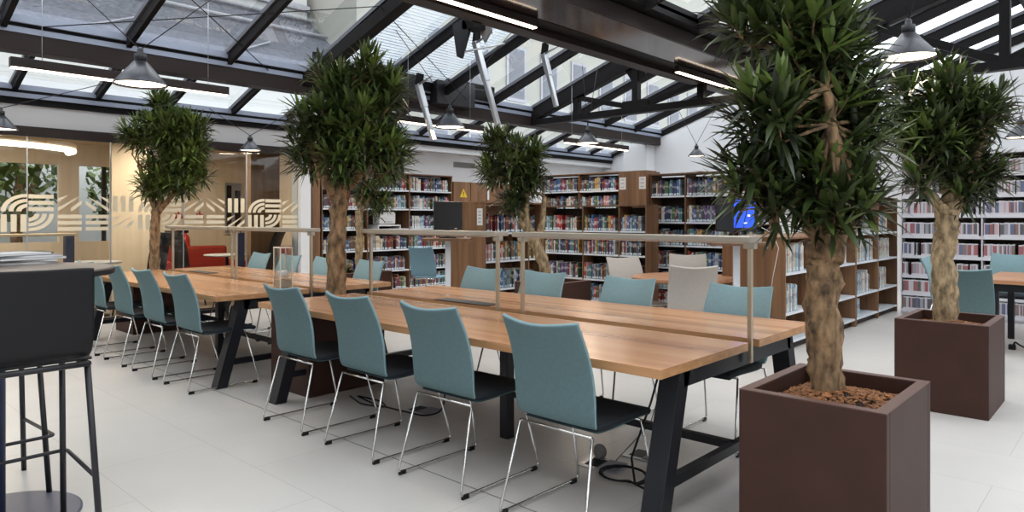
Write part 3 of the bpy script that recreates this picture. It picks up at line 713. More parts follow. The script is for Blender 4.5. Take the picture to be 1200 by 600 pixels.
    for p, d, q in cen:
        src = min(tips, key=lambda t_: (t_ - p).length)
        mid = src.lerp(p, 0.55) + Vector((0, 0, -0.03)); ax = (Vector((d.x, d.y, max(d.z, -.25) + 0.75))).normalized()
        e = p - ax * leaf * 0.5
        if q > 0.35: twigs.tube([src, mid, e, p + ax * leaf * 0.12], [0.010, 0.008, 0.006, 0.004], 5)
        nl = R.randint(15, 21); young = R.random()
        u = ax.orthogonal().normalized(); w_ = ax.cross(u)
        for k in range(nl):
            f = k / nl; ang = k * 2.39996 + R.uniform(-.3, .3); el = math.radians(80 - 105 * f + R.uniform(-14, 14))
            dr = (u * math.cos(ang) + w_ * math.sin(ang)) * math.cos(el) + ax * math.sin(el)
            L = leaf * (0.62 + 0.5 * math.sin(PI * min(1, f + .18)) * R.uniform(.8, 1.15)); wd = L * R.uniform(.068, .098)
            st = p - ax * leaf * 0.45 * f
            side = dr.cross(Vector((0, 0, 1))); side = side.normalized() if side.length > .05 else u
            nrm = side.cross(dr); dp = -0.26 * L * max(0.15, math.cos(el)) ** 1.0
            a1 = st + dr * L * .38 + Vector((0, 0, dp * .10)); a2 = st + dr * L * .74 + Vector((0, 0, dp * .5)); a3 = st + dr * L + Vector((0, 0, dp * 1.1))
            ks = -nrm * wd * .35
            lf.add([st, a1 + side * wd, a1 + ks, a1 - side * wd, a2 + side * wd * .72, a2 + ks * .7, a2 - side * wd * .72, a3],
                   [(0, 2, 1), (0, 3, 2), (1, 2, 5, 4), (2, 3, 6, 5), (4, 5, 7), (5, 6, 7)], 0, True)
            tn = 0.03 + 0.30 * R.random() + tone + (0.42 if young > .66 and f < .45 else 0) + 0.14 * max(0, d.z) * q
            lf.tone += [min(1, max(0, tn))] * 6
    tb.build('trunk', bark, o); twigs.build('twigs', bark, o); lf.build('foliage', 'leaf', o, fix=False)
    return o
def side_px(lat, dep):   # lateral / depth offset turned into table axes
    c_, s_ = math.cos(YAW), math.sin(YAW); return (lat * c_ - dep * s_, lat * s_ + dep * c_)
def crown_at(lat, dep, z): a = side_px(lat, dep); return (a[0], a[1], z)
potted_tree('potted_tree', 'largest tree, in the rust planter in the right foreground', (-0.995, 3.168), (-0.05, 0.03), ([(-0.055, 0.03, 0.75), (-0.07, 0.02, 0.95), (-0.06, 0.01, 1.12), (-0.06, 0.01, 1.22)], 0.072, 0.066),
            [([crown_at(-.02, 0, 1.17), crown_at(-.11, .05, 1.36), crown_at(-.17, .1, 1.62), crown_at(-.22, .1, 1.9)], .042), ([crown_at(-.02, 0, 1.17), crown_at(.05, .08, 1.36), crown_at(.04, .20, 1.62), crown_at(.0, .26, 1.95)], .050),
             ([crown_at(-.03, .03, 1.2), crown_at(-.05, .1, 1.5), crown_at(-.1, .1, 1.9), crown_at(-.05, .1, 2.35)], .040), ([crown_at(0, 0, 1.3), crown_at(-.05, -.10, 1.6), crown_at(-.1, -.12, 1.9)], .030)],
            [(945,40,75),(872,28,44),(985,72,46),(900,130,55),(962,150,75),(1004,175,44),(880,205,52),(950,225,60),(1012,228,44),(910,185,48),(1000,140,50),(1004,100,40),(1022,170,36),(975,190,50),(905,245,40),(985,245,42),(950,-40,70),(890,-30,50)], 40, .19, 1, tone=-0.03)
potted_tree('potted_tree', 'second largest tree, in the rust planter behind the foreground one on the right', (-1.065, 5.905), (-0.03, 0.0), ([(-0.03, 0, .8), (-0.05, 0, 1.05), (-0.02, 0, 1.3), (-0.02, 0, 1.42)], 0.080, 0.074),
            [([crown_at(0, 0, 1.36), crown_at(-.18, 0, 1.56), crown_at(-.3, .1, 1.85)], .045), ([crown_at(0, 0, 1.36), crown_at(.1, 0, 1.6), crown_at(.22, -.05, 1.95)], .045), ([crown_at(0, 0, 1.4), crown_at(0, .1, 1.8), crown_at(0, .1, 2.3)], .05)],
            [(1110,115,42),(1070,150,36),(1150,135,38),(1110,180,46),(1076,212,26),(1148,200,36),(1105,85,22),(1172,118,14),(1060,110,24),(1090,160,40),(1130,215,34)], 44, .19, 2, bark='bark_pale', tone=-0.04)
potted_tree('potted_tree', 'tree with a straight trunk in the gap between the two long tables', (-4.93, 3.15), (0.0, 0.06), ([(0.02, 0.06, .85), (0.03, 0.06, 1.2), (0.05, 0.07, 1.5), (0.06, 0.08, 1.6)], 0.074, 0.066),
            [([crown_at(.06, 0, 1.55), crown_at(-.06, 0, 1.75), crown_at(-.2, 0, 2.05)], .055), ([crown_at(.06, 0, 1.52), crown_at(.22, 0, 1.68), crown_at(.36, 0, 1.85), crown_at(.4, 0, 2.1)], .048), ([crown_at(.06, 0, 1.55), crown_at(.1, .1, 1.9), crown_at(.1, .05, 2.4)], .045)],
            [(372,80,17),(400,105,40),(458,102,27),(372,140,36),(430,150,48),(360,188,26),(400,190,32),(452,178,36),(432,80,26),(400,150,44),(440,115,36),(345,165,20)], 40, .185, 3, tone=0.06)
potted_tree('potted_tree', 'slender tree beyond the left end of the farther table, by the glass', (-8.93, 3.28), (0.0, 0.0), ([(-.03, 0, .9), (-.02, 0, 1.2), (.03, 0, 1.45)], 0.06, 0.05),
            [([crown_at(.03, 0, 1.42), crown_at(-.08, 0, 1.65), crown_at(-.2, 0, 2.0)], .035), ([crown_at(.03, 0, 1.42), crown_at(.2, 0, 1.62), crown_at(.38, 0, 1.95)], .035), ([crown_at(.03, 0, 1.42), crown_at(.1, 0, 1.9), crown_at(0, 0, 2.5)], .035)],
            [(186,120,18),(190,150,30),(228,150,21),(160,158,22),(202,185,36),(232,172,16),(182,215,26),(215,212,25),(240,208,9),(200,150,26),(220,185,26)], 40, .19, 4, bark='bark', tone=0.08)
potted_tree('potted_tree', 'tree leaning left, in the planter behind the nearer table by the island bookcase', (-5.05, 6.20), (-0.06, 0.0), ([crown_at(-.1, 0, .8), crown_at(-.2, 0, 1.05), crown_at(-.34, 0, 1.32)], 0.066, 0.06),
            [([crown_at(-.3, 0, 1.25), crown_at(-.4, 0, 1.5), crown_at(-.5, 0, 1.8)], .04), ([crown_at(-.2, 0, 1.05), crown_at(-.12, 0, 1.3), crown_at(-.1, 0, 1.6)], .045), ([crown_at(-.32, 0, 1.3), crown_at(-.3, 0, 1.7), crown_at(-.35, 0, 2.1)], .035)],
            [(582,165,22),(604,188,32),(576,200,24),(620,205,28),(602,235,24),(626,180,18)], 36, .18, 5, bark='bark_pale', tone=0.02)
potted_tree('potted_tree', 'small pale-trunked tree behind the farther table, before the left book wall', (-7.9, 5.52), (0, 0), ([(0, 0, .9), (0.02, 0, 1.2), (0.0, 0, 1.45)], 0.05, 0.045),
            [([crown_at(0, 0, 1.4), crown_at(.15, 0, 1.6), crown_at(.3, 0, 1.8)], .03), ([crown_at(0, 0, 1.4), crown_at(.05, 0, 1.7), crown_at(.15, 0, 2.0)], .03)],
            [(440,205,24),(455,195,16),(424,228,18),(444,238,20),(460,206,12)], 36, .165, 6, bark='bark_pale', tone=0.02)
# small leafy plant growing at the foot of the pale trunk
sp = thing('leafy_plant', 'small leafy plant beside the pale trunk in the rear planter', 'plant', (-7.98, 5.36, 0.56))
Rp = random.Random(9); lf = MB(); lf.tone = []
for k in range(60):
    a, el = Rp.uniform(0, 6.28), Rp.uniform(.2, 1.3); dr = Vector((math.cos(a) * math.cos(el), math.sin(a) * math.cos(el), math.sin(el))); L = Rp.uniform(.12, .27); sd = dr.cross(Vector((0, 0, 1))).normalized(); w_ = L * .11
    b0 = Vector((0, 0, 0)); m1 = dr * L * .55; tpv = dr * L + Vector((0, 0, -.25 * L))
    lf.add([b0, m1 + sd * w_, m1 - sd * w_, tpv], [(0, 1, 2), (1, 3, 2)], 0, True); lf.tone += [Rp.uniform(.1, .6)] * 2
lf.build('leaves', 'leaf', sp, fix=False)
MB().lathe([(0.02, -0.03), (0.03, 0.0), (0.015, 0.05)], 10).build('stem', 'bark', sp)

# ---------------------------------------------------------------- bookcases and their books
ORD = ['top', 'second', 'third', 'fourth', 'fifth', 'sixth', 'seventh', 'eighth']
BAY = ['first', 'second', 'third', 'fourth', 'fifth']
def nth(n):
    return str(n) + ('th' if 10 <= n % 100 <= 20 else {1: 'st', 2: 'nd', 3: 'rd'}.get(n % 10, 'th'))
BOOKS = []     # (matrix, w, d, h, palette key, label, group)
def bookcase(name, label, cat, origin, rz, bays, depth, levels, top, short, fill, plinth=0.06, body='shelf_oak', board='shelf_white', top_board=True, back=True, pal='mix', tall=0.26, double=0.0, upright='shelf_oak', seed=1):
    o = thing(name, label, cat, origin, rz)
    Mw = Matrix.Translation(origin) @ Matrix.Rotation(rz, 4, 'Z'); R = random.Random(seed)
    x = 0.0; W = sum(bays); D = depth + double
    xs = [0.0]
    for b_ in bays: xs.append(xs[-1] + b_)
    for i, xx in enumerate(xs):
        a = xx - 0.011 if 0 < i < len(xs) - 1 else (xx if i == 0 else xx - 0.022)
        MB().box(a, a + 0.022, 0.0, D if i in (0, len(xs) - 1) else depth, 0, top).build('side_panel', upright, o, 0.002)
    if back: MB().box(0.02, W - 0.02, depth - 0.012, depth, 0.03, top - 0.02).build('back_panel', 'shelf_dark' if body == 'shelf_oak' else body, o)
    if double: MB().box(0.022, W - 0.022, depth + 0.005, D, 0.03, top - 0.03).build('rear_bookcase_side', body, o)
    MB().box(0.01, W - 0.01, 0.05, D - 0.03, 0, max(0.03, levels[0] - 0.025)).build('plinth', 'shelf_dark', o)
    if top_board: MB().box(-0.004, W + 0.004, -0.004, D + 0.002, top, top + 0.022).build('top_board', body, o, 0.002)
    nL = len(levels)
    for bi in range(len(bays)):
        for li, z in enumerate(levels):
            MB().box(xs[bi] + 0.013, xs[bi + 1] - 0.013, 0.002, depth - 0.014, z - 0.024, z).build('shelf_board', board, o)
            hmax = (levels[li + 1] - 0.03 if li + 1 < nL else top) - z - 0.03
            f = fill(bi, li) if callable(fill) else fill
            if f <= 0: continue
            xx = xs[bi] + 0.02; lim = xs[bi] + 0.02 + (bays[bi] - 0.04) * f; n = 0; runc = None
            while True:
                w_ = R.choice((0.015, 0.018, 0.022, 0.025, 0.030, 0.038)) if pal != 'pale' else R.choice((0.016, 0.022, 0.03, 0.036))
                if xx + w_ > lim: break
                n += 1
                h = min(hmax, tall * R.uniform(.74, 1.0) * .96); dd = min(depth - 0.05, R.uniform(.14, .20))
                if R.random() < .25 and runc: key = runc
                else: key = R.choice(PAL[pal])
                runc = key
                row = ORD[nL - 1 - li]
                BOOKS.append([Mw @ Matrix.Translation((xx, R.uniform(.012, .04), z + 0.0005)), w_ - 0.001, dd, h, key,
                              '%s book, %s in the %s shelf, %s bay of %s' % (TONE[key], nth(n), row, BAY[bi], short), 'books in ' + short, short])
                xx += w_ + (R.uniform(.0, .004)); 
                if R.random() < .035: xx += R.uniform(.02, .08)
    return o
TONE = {}
PAL = {'mix': [], 'pale': [], 'dark': []}
def book_mat(key, col, col2, tone, pals, a=.62, b_=.74, mixf=.5):
    m, nt, b = new_mat('book_' + key); M['book_' + key] = m; TONE[key] = tone
    uv = nt.nodes.new('ShaderNodeUVMap'); sp_ = nt.nodes.new('ShaderNodeSeparateXYZ'); nt.links.new(uv.outputs['UV'], sp_.inputs['Vector'])
    r = nt.nodes.new('ShaderNodeValToRGB'); r.color_ramp.interpolation = 'CONSTANT'
    r.color_ramp.elements[0].position = 0; r.color_ramp.elements[0].color = col
    e = r.color_ramp.elements[1]; e.position = a; e.color = tuple((1 - mixf) * p + mixf * q for p, q in zip(col, col2))
    e2 = r.color_ramp.elements.new(b_); e2.color = col
    nt.links.new(sp_.outputs['Y'], r.inputs['Fac']); nt.links.new(r.outputs['Color'], b.inputs['Base Color']); b.inputs['Roughness'].default_value = 0.55
    for p in pals: PAL[p] += [key] * (1 if p == 'mix' and key in ('white', 'cream', 'ivory', 'sky', 'pink', 'ochre', 'red') else 2)
for key, c1, c2, tone, pals, a, b_ in (
    ('maroon', (112, 36, 40), (196, 160, 110), 'maroon', ('mix', 'dark'), .70, .8), ('red', (176, 50, 46), (228, 220, 210), 'red', ('mix',), .45, .75),
    ('navy', (40, 52, 92), (190, 190, 200), 'navy blue', ('mix', 'dark'), .6, .72), ('blue', (66, 104, 158), (226, 226, 228), 'blue', ('mix',), .4, .6),
    ('black', (36, 34, 38), (200, 196, 190), 'black', ('mix', 'dark'), .55, .8), ('charcoal', (78, 78, 84), (210, 206, 200), 'charcoal', ('mix', 'dark'), .7, .78),
    ('white', (222, 220, 216), (120, 120, 128), 'white', ('mix', 'pale'), .4, .7), ('cream', (214, 200, 172), (130, 84, 60), 'cream', ('mix', 'pale'), .5, .7),
    ('grey', (156, 160, 166), (60, 64, 76), 'grey', ('mix', 'pale', 'dark'), .5, .72), ('teal', (70, 116, 124), (220, 220, 210), 'teal green', ('mix',), .6, .76),
    ('green', (64, 96, 70), (206, 196, 150), 'green', ('mix',), .6, .7), ('brown', (112, 78, 56), (204, 170, 112), 'brown', ('mix', 'dark'), .66, .76),
    ('ochre', (198, 154, 78), (90, 50, 36), 'ochre', ('mix',), .45, .6), ('pink', (206, 142, 146), (230, 226, 222), 'pink', ('mix',), .5, .66),
    ('purple', (92, 70, 112), (206, 200, 210), 'purple', ('mix', 'dark'), .55, .7), ('sky', (168, 196, 216), (60, 90, 130), 'pale blue', ('mix', 'pale'), .5, .7),
    ('ivory', (232, 226, 212), (190, 60, 50), 'ivory', ('mix', 'pale'), .66, .74)):
    book_mat(key, rgb(*(v_ * .8 + 20 for v_ in c1)), rgb(*c2), tone, pals, a, b_)
mat('sticker', rgb(206, 222, 230), 0.6)
def book_geo(mb, Mx, w_, d, h, mi, pg, st, sticker=True):
    vs = [Mx @ Vector(p) for p in ((0, 0, 0), (w_, 0, 0), (w_, 0, h), (0, 0, h), (0, d, 0), (w_, d, 0), (w_, d, h), (0, d, h))]
    o = len(mb.v); mb.v += [tuple(v_) for v_ in vs]
    for f, k in (((0, 1, 2, 3), mi), ((1, 5, 6, 2), mi), ((4, 0, 3, 7), mi), ((3, 2, 6, 7), pg), ((0, 4, 5, 1), pg), ((5, 4, 7, 6), pg)):
        mb.f.append(tuple(o + i for i in f)); mb.m.append(k); mb.s.append(False)
        if k == mi: mb.uv[len(mb.f) - 1] = [(0, 0), (1, 0), (1, 1), (0, 1)]
    if sticker:
        o = len(mb.v); e = -0.0012
        mb.v += [tuple(Mx @ Vector(p)) for p in ((w_ * .06, e, h * .04), (w_ * .94, e, h * .04), (w_ * .94, e, h * .17), (w_ * .06, e, h * .17))]
        mb.f.append((o, o + 1, o + 2, o + 3)); mb.m.append(st); mb.s.append(False)
LV = [0.09, 0.424, 0.794, 1.163, 1.517, 1.855]
# left book wall: three bays facing +x
bookcase('bookcase', 'tall three-bay bookcase on the left wall with white shelf edges', 'bookcase', (-9.9, 6.2, 0), PI / 2, [0.90, 0.92, 1.05], 0.33, LV, 2.14, 'the left wall bookcase', lambda b_, l: 0 if (b_ == 1 and l == 3) else .96, seed=11)
# low double-sided island bookcase, end panel toward us
bookcase('island_bookcase', 'low oak island bookcase behind the leaning tree, its end panel toward us', 'bookcase', (-6.28, 6.32, 0), PI / 2, [0.86, 0.30], 0.31, LV[:4], 1.545, 'the island bookcase', lambda b_, l: .97 if b_ == 0 else .6, double=0.34, body='panel_oak', upright='panel_oak', seed=12)
# low bookcase facing us, centre
bookcase('low_bookcase', 'low three-bay bookcase facing us in the centre, below the tall rear one', 'bookcase', (-7.38, 8.8, 0), 0, [0.81, 0.68, 0.48], 0.34, [0.081, 0.404, 0.794, 1.158], 1.53, 'the low centre bookcase', lambda b_, l: (.9 if b_ < 2 else .82), board='shelf_white', seed=13)
bookcase('rear_bookcase', 'tall rear bookcase of which only the top two shelves show', 'bookcase', (-8.757, 10.4, 0), 0, [0.90, 0.90, 0.56], 0.33, LV, 2.16, 'the tall rear bookcase', lambda b_, l: .96 if l >= 4 else 0, seed=14)
bookcase('tall_bookcase', 'tall bookcase right of centre, behind the round table', 'bookcase', (-5.655, 9.3, 0), 0, [0.60, 0.757, 0.52], 0.33, [0.09, 0.30, 0.612, 0.945, 1.294, 1.69], 2.006, 'the right-centre bookcase', .95, seed=15)
# right unit facing the aisle: near half low, far half with one more row
bookcase('aisle_bookcase', 'low oak bookcase along the right aisle, its end panel toward us', 'bookcase', (-2.68, 6.97, 0), PI / 2, [0.87, 1.416], 0.34, [0.10, 0.39, 0.797], 1.14, 'the low aisle bookcase', lambda b_, l: ((.0, .42, .72), (.0, .5, .8))[b_][l], double=0.33, body='panel_oak', upright='panel_oak', pal='pale', tall=0.31, seed=16)
bookcase('aisle_bookcase', 'taller oak bookcase at the far end of the right aisle', 'bookcase', (-2.68, 9.27, 0), PI / 2, [0.965, 0.96], 0.34, [0.10, 0.39, 0.797, 1.161], 1.62, 'the far aisle bookcase', lambda b_, l: ((.25, .7, .85, .7), (.0, .45, .7, .6))[b_][l], double=0.33, body='panel_oak', upright='panel_oak', pal='pale', tall=0.30, seed=17)
# white media wall, low rows of cases
mw = thing('media_shelving', 'white wall of shelves full of film cases, right background', 'shelving', (-2.56, 10.9, 0))
MW_L = [0.065, 0.30, 0.545, 0.82, 1.10, 1.384, 1.65, 1.93]; mbay = [0.95, 0.95, 0.95, 0.95]
xs = [0]; 
for b_ in mbay: xs.append(xs[-1] + b_)
MB().box(0, xs[-1], 0.20, 0.23, 0, 2.2).build('back_panel', 'shelf_dark', mw)
MB().box(0, xs[-1], 0.02, 0.20, 0, 0.045).build('plinth', 'media_white', mw)
MB().box(-0.01, xs[-1] + .01, -0.01, 0.23, 2.2, 2.23).build('top_board', 'media_white', mw)
for i, x in enumerate(xs): MB().box(x - 0.008, x + 0.008, 0.01, 0.2, 0, 2.2).build('upright', 'media_white', mw)
CASES = []
for bi in range(len(mbay)):
    for li, z in enumerate(MW_L):
        MB().box(xs[bi] + .008, xs[bi + 1] - .008, 0.0, 0.2, z - 0.02, z).build('shelf_board', 'media_white', mw)
        MB().box(xs[bi] + .008, xs[bi + 1] - .008, -0.006, 0.0, z - 0.026, z + 0.018).build('label_rail', 'media_white', mw)
        x = xs[bi] + 0.02; n = 0
        while x < xs[bi + 1] - 0.05:
            w_ = rnd.choice((0.0145, 0.0145, 0.0145, 0.0145, 0.022, 0.04)); n += 1
            key = rnd.choice(('film_white',) * 5 + ('film_black', 'film_blue', 'film_red', 'film_grey', 'film_grey', 'film_pink', 'film_pink', 'film_brown', 'film_black'))
            if w_ > .035: key = rnd.choice(('film_brown', 'film_grey', 'film_red', 'film_blue', 'film_black'))
            CASES.append([Matrix.Translation((-2.56 + x, 10.9 + 0.004, z + 0.0005)), w_ - .001, 0.135, 0.19 + (rnd.random() - .5) * .01, key,
                          '%s film case, %s from left, %s shelf, %s bay of the white media wall' % ({'film_white': 'white', 'film_black': 'black', 'film_blue': 'blue', 'film_red': 'red', 'film_grey': 'grey', 'film_pink': 'pink', 'film_cyan': 'cyan', 'film_brown': 'brown'}[key], nth(n), ORD[7 - li], BAY[bi]), 'film cases on the white media wall', 'm'])
            x += w_ + 0.0008
            if rnd.random() < .04: x += rnd.uniform(.01, .05)
for k, c1, c2 in (('film_white', (226, 222, 224), (150, 140, 150)), ('film_black', (44, 42, 48), (206, 204, 208)), ('film_blue', (62, 78, 124), (220, 220, 226)), ('film_red', (150, 52, 56), (226, 216, 214)), ('film_grey', (146, 144, 152), (220, 218, 222)), ('film_pink', (208, 164, 170), (226, 222, 226)), ('film_cyan', (96, 160, 190), (226, 226, 226)), ('film_brown', (120, 92, 76), (222, 214, 206))):
    book_mat(k, rgb(224, 220, 224), rgb(*(c1 if k != 'film_white' else (206, 202, 208))), k, (), .20, .92, .85)
mat('case_plastic', rgb(206, 204, 210), 0.4)

# ---------------------------------------------------------------- oak cabinets, panels, notices
cb = thing('wall_cabinet', 'oak door cabinets on the left wall under the grey air vent', 'cabinet', (-9.9, 9.1, 0), PI / 2)
MB().box(0, 1.85, 0.02, 0.33, 0, 2.06).build('body', 'shelf_oak', cb)
for i in range(4): MB().box(0.01 + i * .4625, 0.4525 + i * .4625, 0.0, 0.02, 0.06, 2.05).build('door', 'panel_oak', cb, 0.002)
MB().box(0.93, 0.975, -0.012, 0.0, 1.72, 2.06).build('white_strip', 'white_paint', cb)
pc = thing('tall_cabinet', 'tall oak panel cabinet with a notice at each edge, in the centre background', 'cabinet', (-6.15, 9.2, 0))
MB().box(0, 0.485, 0.02, 0.42, 0, 2.075).build('body', 'shelf_oak', pc); MB().box(0.0, 0.485, 0.0, 0.02, 0.02, 2.075).build('front_panel', 'panel_oak', pc, 0.002)
def notice(x0, x1, z0, z1, loc, rz, label, lines=3, grp=None):
    o = thing('notice_sheet', label, 'notice', loc, rz, grp)
    MB().box(x0, x1, -0.003, 0.0, z0, z1).build('sheet', 'paper', o)
    mb = MB(); h = (z1 - z0)
    for i in range(lines):
        z = z1 - h * (.2 + .6 * i / max(1, lines - 1)); mb.box(x0 + (x1 - x0) * .25, x1 - (x1 - x0) * .25, -0.0042, -0.003, z - h * .035, z + h * .035)
    mb.build('print', 'grey_paint', o)
notice(0, .12, 0, .19, (-6.145, 9.199, 1.80), 0, 'white notice at the left edge of the tall oak panel', 3, 'notices on the oak panels')
notice(0, .12, 0, .19, (-5.785, 9.199, 1.80), 0, 'white notice at the right edge of the tall oak panel', 3, 'notices on the oak panels')
notice(0, .10, 0, .22, (-6.42, 6.319, 1.26), 0, 'narrow white notice on the island bookcase end panel', 4, 'notices on the oak panels')
ws = thing('warning_sign', 'small yellow warning triangle on the oak cabinet door', 'sign', (-9.905, 9.37, 1.76), PI / 2)
MB().prism([(-.10, 0), (.10, 0), (0, .17)], 'y', -0.006, 0.0).build('triangle', 'yellow', ws)
MB().box(-.01, .01, -.008, -.006, .055, .11).box(-.01, .01, -.008, -.006, .025, .042).build('exclamation_mark', 'black_plastic', ws)
av = thing('air_vent', 'grey air vent grille on the white wall above the oak cabinets', 'vent', (-10.249, 9.42, 2.37), PI / 2)
MB().box(0, .60, -.012, 0, 0, .11).build('frame', 'grey_paint', av)
mb = MB()
for i in range(6): mb.box(.02, .58, -.02, -.012, .012 + i * .016, .02 + i * .016)
mb.build('louver', 'stone_grey', av)
def hooks(pts, y, label):
    for x, z in pts:
        h_ = tag(MB().box(x - .006, x + .006, y - .03, y, z - .035, z).box(x - .006, x + .006, y - .036, y - .028, z - .02, z + .006).build('coat_hook', 'device_white'), label % ('left' if (x, z) == pts[0] else 'right'), 'hook', 'white hooks on end panels')
hooks([(-6.80, 1.11), (-6.62, 1.11)], 6.319, '%s small white hook on the island bookcase end panel')
hooks([(-3.05, 1.08), (-2.86, 1.08)], 6.969, '%s small white hook on the aisle bookcase end panel')
cd = MB().tube([(-3.0, 6.955, 1.30), (-2.80, 6.955, 1.20), (-2.74, 6.955, 1.05), (-2.80, 6.955, .75), (-2.84, 6.955, .45)], 0.0035, 6).build('hanging_string', 'cable_white'); tag(cd, 'thin white string hanging down the aisle bookcase end panel', 'string')
# box-shaped scanner in the left book wall
sn = thing('label_printer', 'small white printer in the middle bay of the left book wall', 'printer', (-9.88, 7.32, 1.163), PI / 2)
MB().box(0.06, 0.42, 0.06, 0.28, 0.075, 0.30).build('body', 'device_white', sn, 0.03, 3)
MB().box(0.0, 0.50, 0.02, 0.30, 0.045, 0.07).box(0.0, 0.02, .02, .30, 0, .05).box(0.48, 0.5, .02, .30, 0, .05).build('stand', 'device_white', sn)
MB().box(0.16, 0.34, 0.05, 0.062, 0.115, 0.13).build('paper_slot', 'grey_paint', sn)

# ---------------------------------------------------------------- catalogue terminals
def terminal(loc, rz, label, blue, kb):
    o = thing('catalogue_terminal', label, 'terminal', loc, rz, 'catalogue terminals at the end panels')
    MB().box(-.25, .25, -.2, .2, 0, .015).build('base_plate', 'shelf_white', o, .004)
    MB().box(-.032, .032, -.02, .02, .015, 1.12).build('post', 'shelf_white', o, .004)
    MB().box(-.28, .28, -.26, .10, 1.09, 1.12).build('keyboard_tray', 'shelf_oak', o, .003)
    MB().box(-.10, .10, -.06, .08, 1.12, 1.135).build('monitor_foot', 'black_plastic', o, .003)
    MB().box(-.02, .02, .0, .03, 1.13, 1.24).build('monitor_neck', 'black_plastic', o)
    s = MB().box(-.17 if not blue else -.20, .17 if not blue else .19, -.03, .01, 1.22, 1.55).build('monitor', 'lcd_black', o, .006)
    if blue:
        MB().box(-.03, .18, -.032, -.03, 1.26, 1.535).build('lit_screen', 'screen_blue', s)
        for a_, b_, z0, z1 in ((.0, .02, 1.33, 1.36), (.06, .10, 1.30, 1.312), (.10, .125, 1.37, 1.39)): MB().box(a_, b_, -.0335, -.032, z0, z1).build('screen_icon', 'screen_icon', s)
    else:
        MB().box(-.155, .155, -.032, -.03, 1.245, 1.535).build('dark_screen', 'screen_black', s)
        MB().box(.08, .11, -.0335, -.03, 1.228, 1.236).build('badge', 'device_white', s)
terminal((-6.10, 5.52, -0.0), 0.75, 'black-screened catalogue terminal on a white post by the island bookcase', False, 0)
terminal((-3.0, 6.55, 0.0), 0.60, 'blue-screened catalogue terminal on a white post, half behind the big tree crown', True, 0)

# ---------------------------------------------------------------- round and side tables
rt = thing('round_table', 'round oak table among the taupe chairs', 'table', (-3.62, 6.60, 0))
MB().lathe([(.50, .70), (.525, .705), (.525, .735), (.52, .74)], 48).build('tabletop', 'round_oak', rt)
MB().lathe([(.04, .02), (.035, .68), (.16, .69), (.16, .70)], 20).build('column', 'rust', rt); MB().lathe([(.30, 0), (.30, .012), (.05, .025)], 32).build('foot_disc', 'rust', rt)
st = thing('side_table', 'oak table with black legs at the right edge behind the rear planter', 'table', (-0.45, 8.9, 0))
MB().box(-.80, .9, -.58, .75, .70, .74).build('tabletop', 'round_oak', st, .003)
for x in (-.68, .78):
    for y in (-.48, .62): MB().box(x - .03, x + .03, y - .03, y + .03, 0, .70).build('leg', 'table_black', st, .003)
MB().box(-.7, .8, -.5, -.46, .62, .70).box(-.7, .8, .60, .64, .62, .70).build('apron', 'table_black', st)

# ---------------------------------------------------------------- floor boxes and cables
def floor_box(x, y, rz, label):
    o = thing('floor_socket', label, 'floor socket', (x, y, 0), rz, 'floor sockets under the tables')
    MB().box(-.12, .12, -.09, .09, 0, .006).build('frame_plate', 'alu_pole', o, .002)
    MB().box(-.09, .09, -.06, .06, .006, .0075).build('inlay', 'black_plastic', o)
    MB().box(.0, .11, -.075, .075, .008, .011).build('lid', 'facade_band', o, .001)
floor_box(-2.10, 3.43, .1, 'metal floor socket under the nearer table, near its right end leg')
floor_box(-2.20, 3.14, .1, 'metal floor socket under the nearer table, beneath the coiled cable')
floor_box(-3.76, 3.17, .1, 'metal floor socket under the nearer table, beside its middle riser')
pts = [(-1.95, 3.36, .62), (-2.0, 3.30, .35), (-2.06, 3.2, .06)]
for i in range(26):
    a = -.6 + i * .5; pts.append((-2.02 + .14 * math.cos(a) * (1 - .01 * i), 3.06 + .12 * math.sin(a), .012 + .0035 * (i % 13) / 3))
pts += [(-1.75, 2.95, .010), (-1.66, 2.80, .010)]
tag(MB().tube(fillet(pts, .01, 2), .006, 6).build('power_cable', 'black_plastic'), 'black cable hanging from the table end and coiled on the floor', 'cable', 'cables under the tables')
pts = [(-4.45, 3.03, .010), (-4.2, 2.95, .010), (-3.98, 3.02, .010), (-4.15, 3.10, .010), (-4.42, 3.06, .014), (-4.1, 3.0, .016), (-3.62, 3.06, .010), (-3.5, 3.12, .05), (-3.52, 3.18, .3), (-3.5, 3.3, .62)]
tag(MB().tube(fillet(pts, .06, 4), .006, 6).build('power_cable', 'black_plastic'), 'looped black cable on the floor behind the second nearest chairs', 'cable', 'cables under the tables')
tag(MB().tube([(-1.98, 3.44, .62), (-2.05, 3.5, .4), (-2.1, 3.46, .18), (-2.16, 3.2, .02)], .003, 6).build('thin_cord', 'stone_grey'), 'thin grey cord running down to the floor socket', 'cable', 'cables under the tables')
pl = thing('plug', 'round grey plug beside the floor socket under the nearer table', 'plug', (-2.27, 3.20, 0.045))
MB().lathe([(.04, -.012), (.042, 0), (.03, .02)], 20, T=Matrix.Rotation(PI / 2, 4, 'X')).build('body', 'stone_grey', pl)
MB().box(-.03, .03, -.02, .02, -.045, -.036).build('foot', 'stone_grey', pl)
tag(MB().tube(fillet([(-1.02, 8.74, .04), (-1.0, 8.70, .09), (-.95, 8.66, .06), (-.8, 8.64, .01), (-.3, 8.7, .01)], .02, 4), .009, 8).box(-1.06, -1.0, 8.72, 8.78, .0, .05).build('plug_cable', 'black_plastic'), 'black plug and cable on the floor right of the rear planter', 'cable')

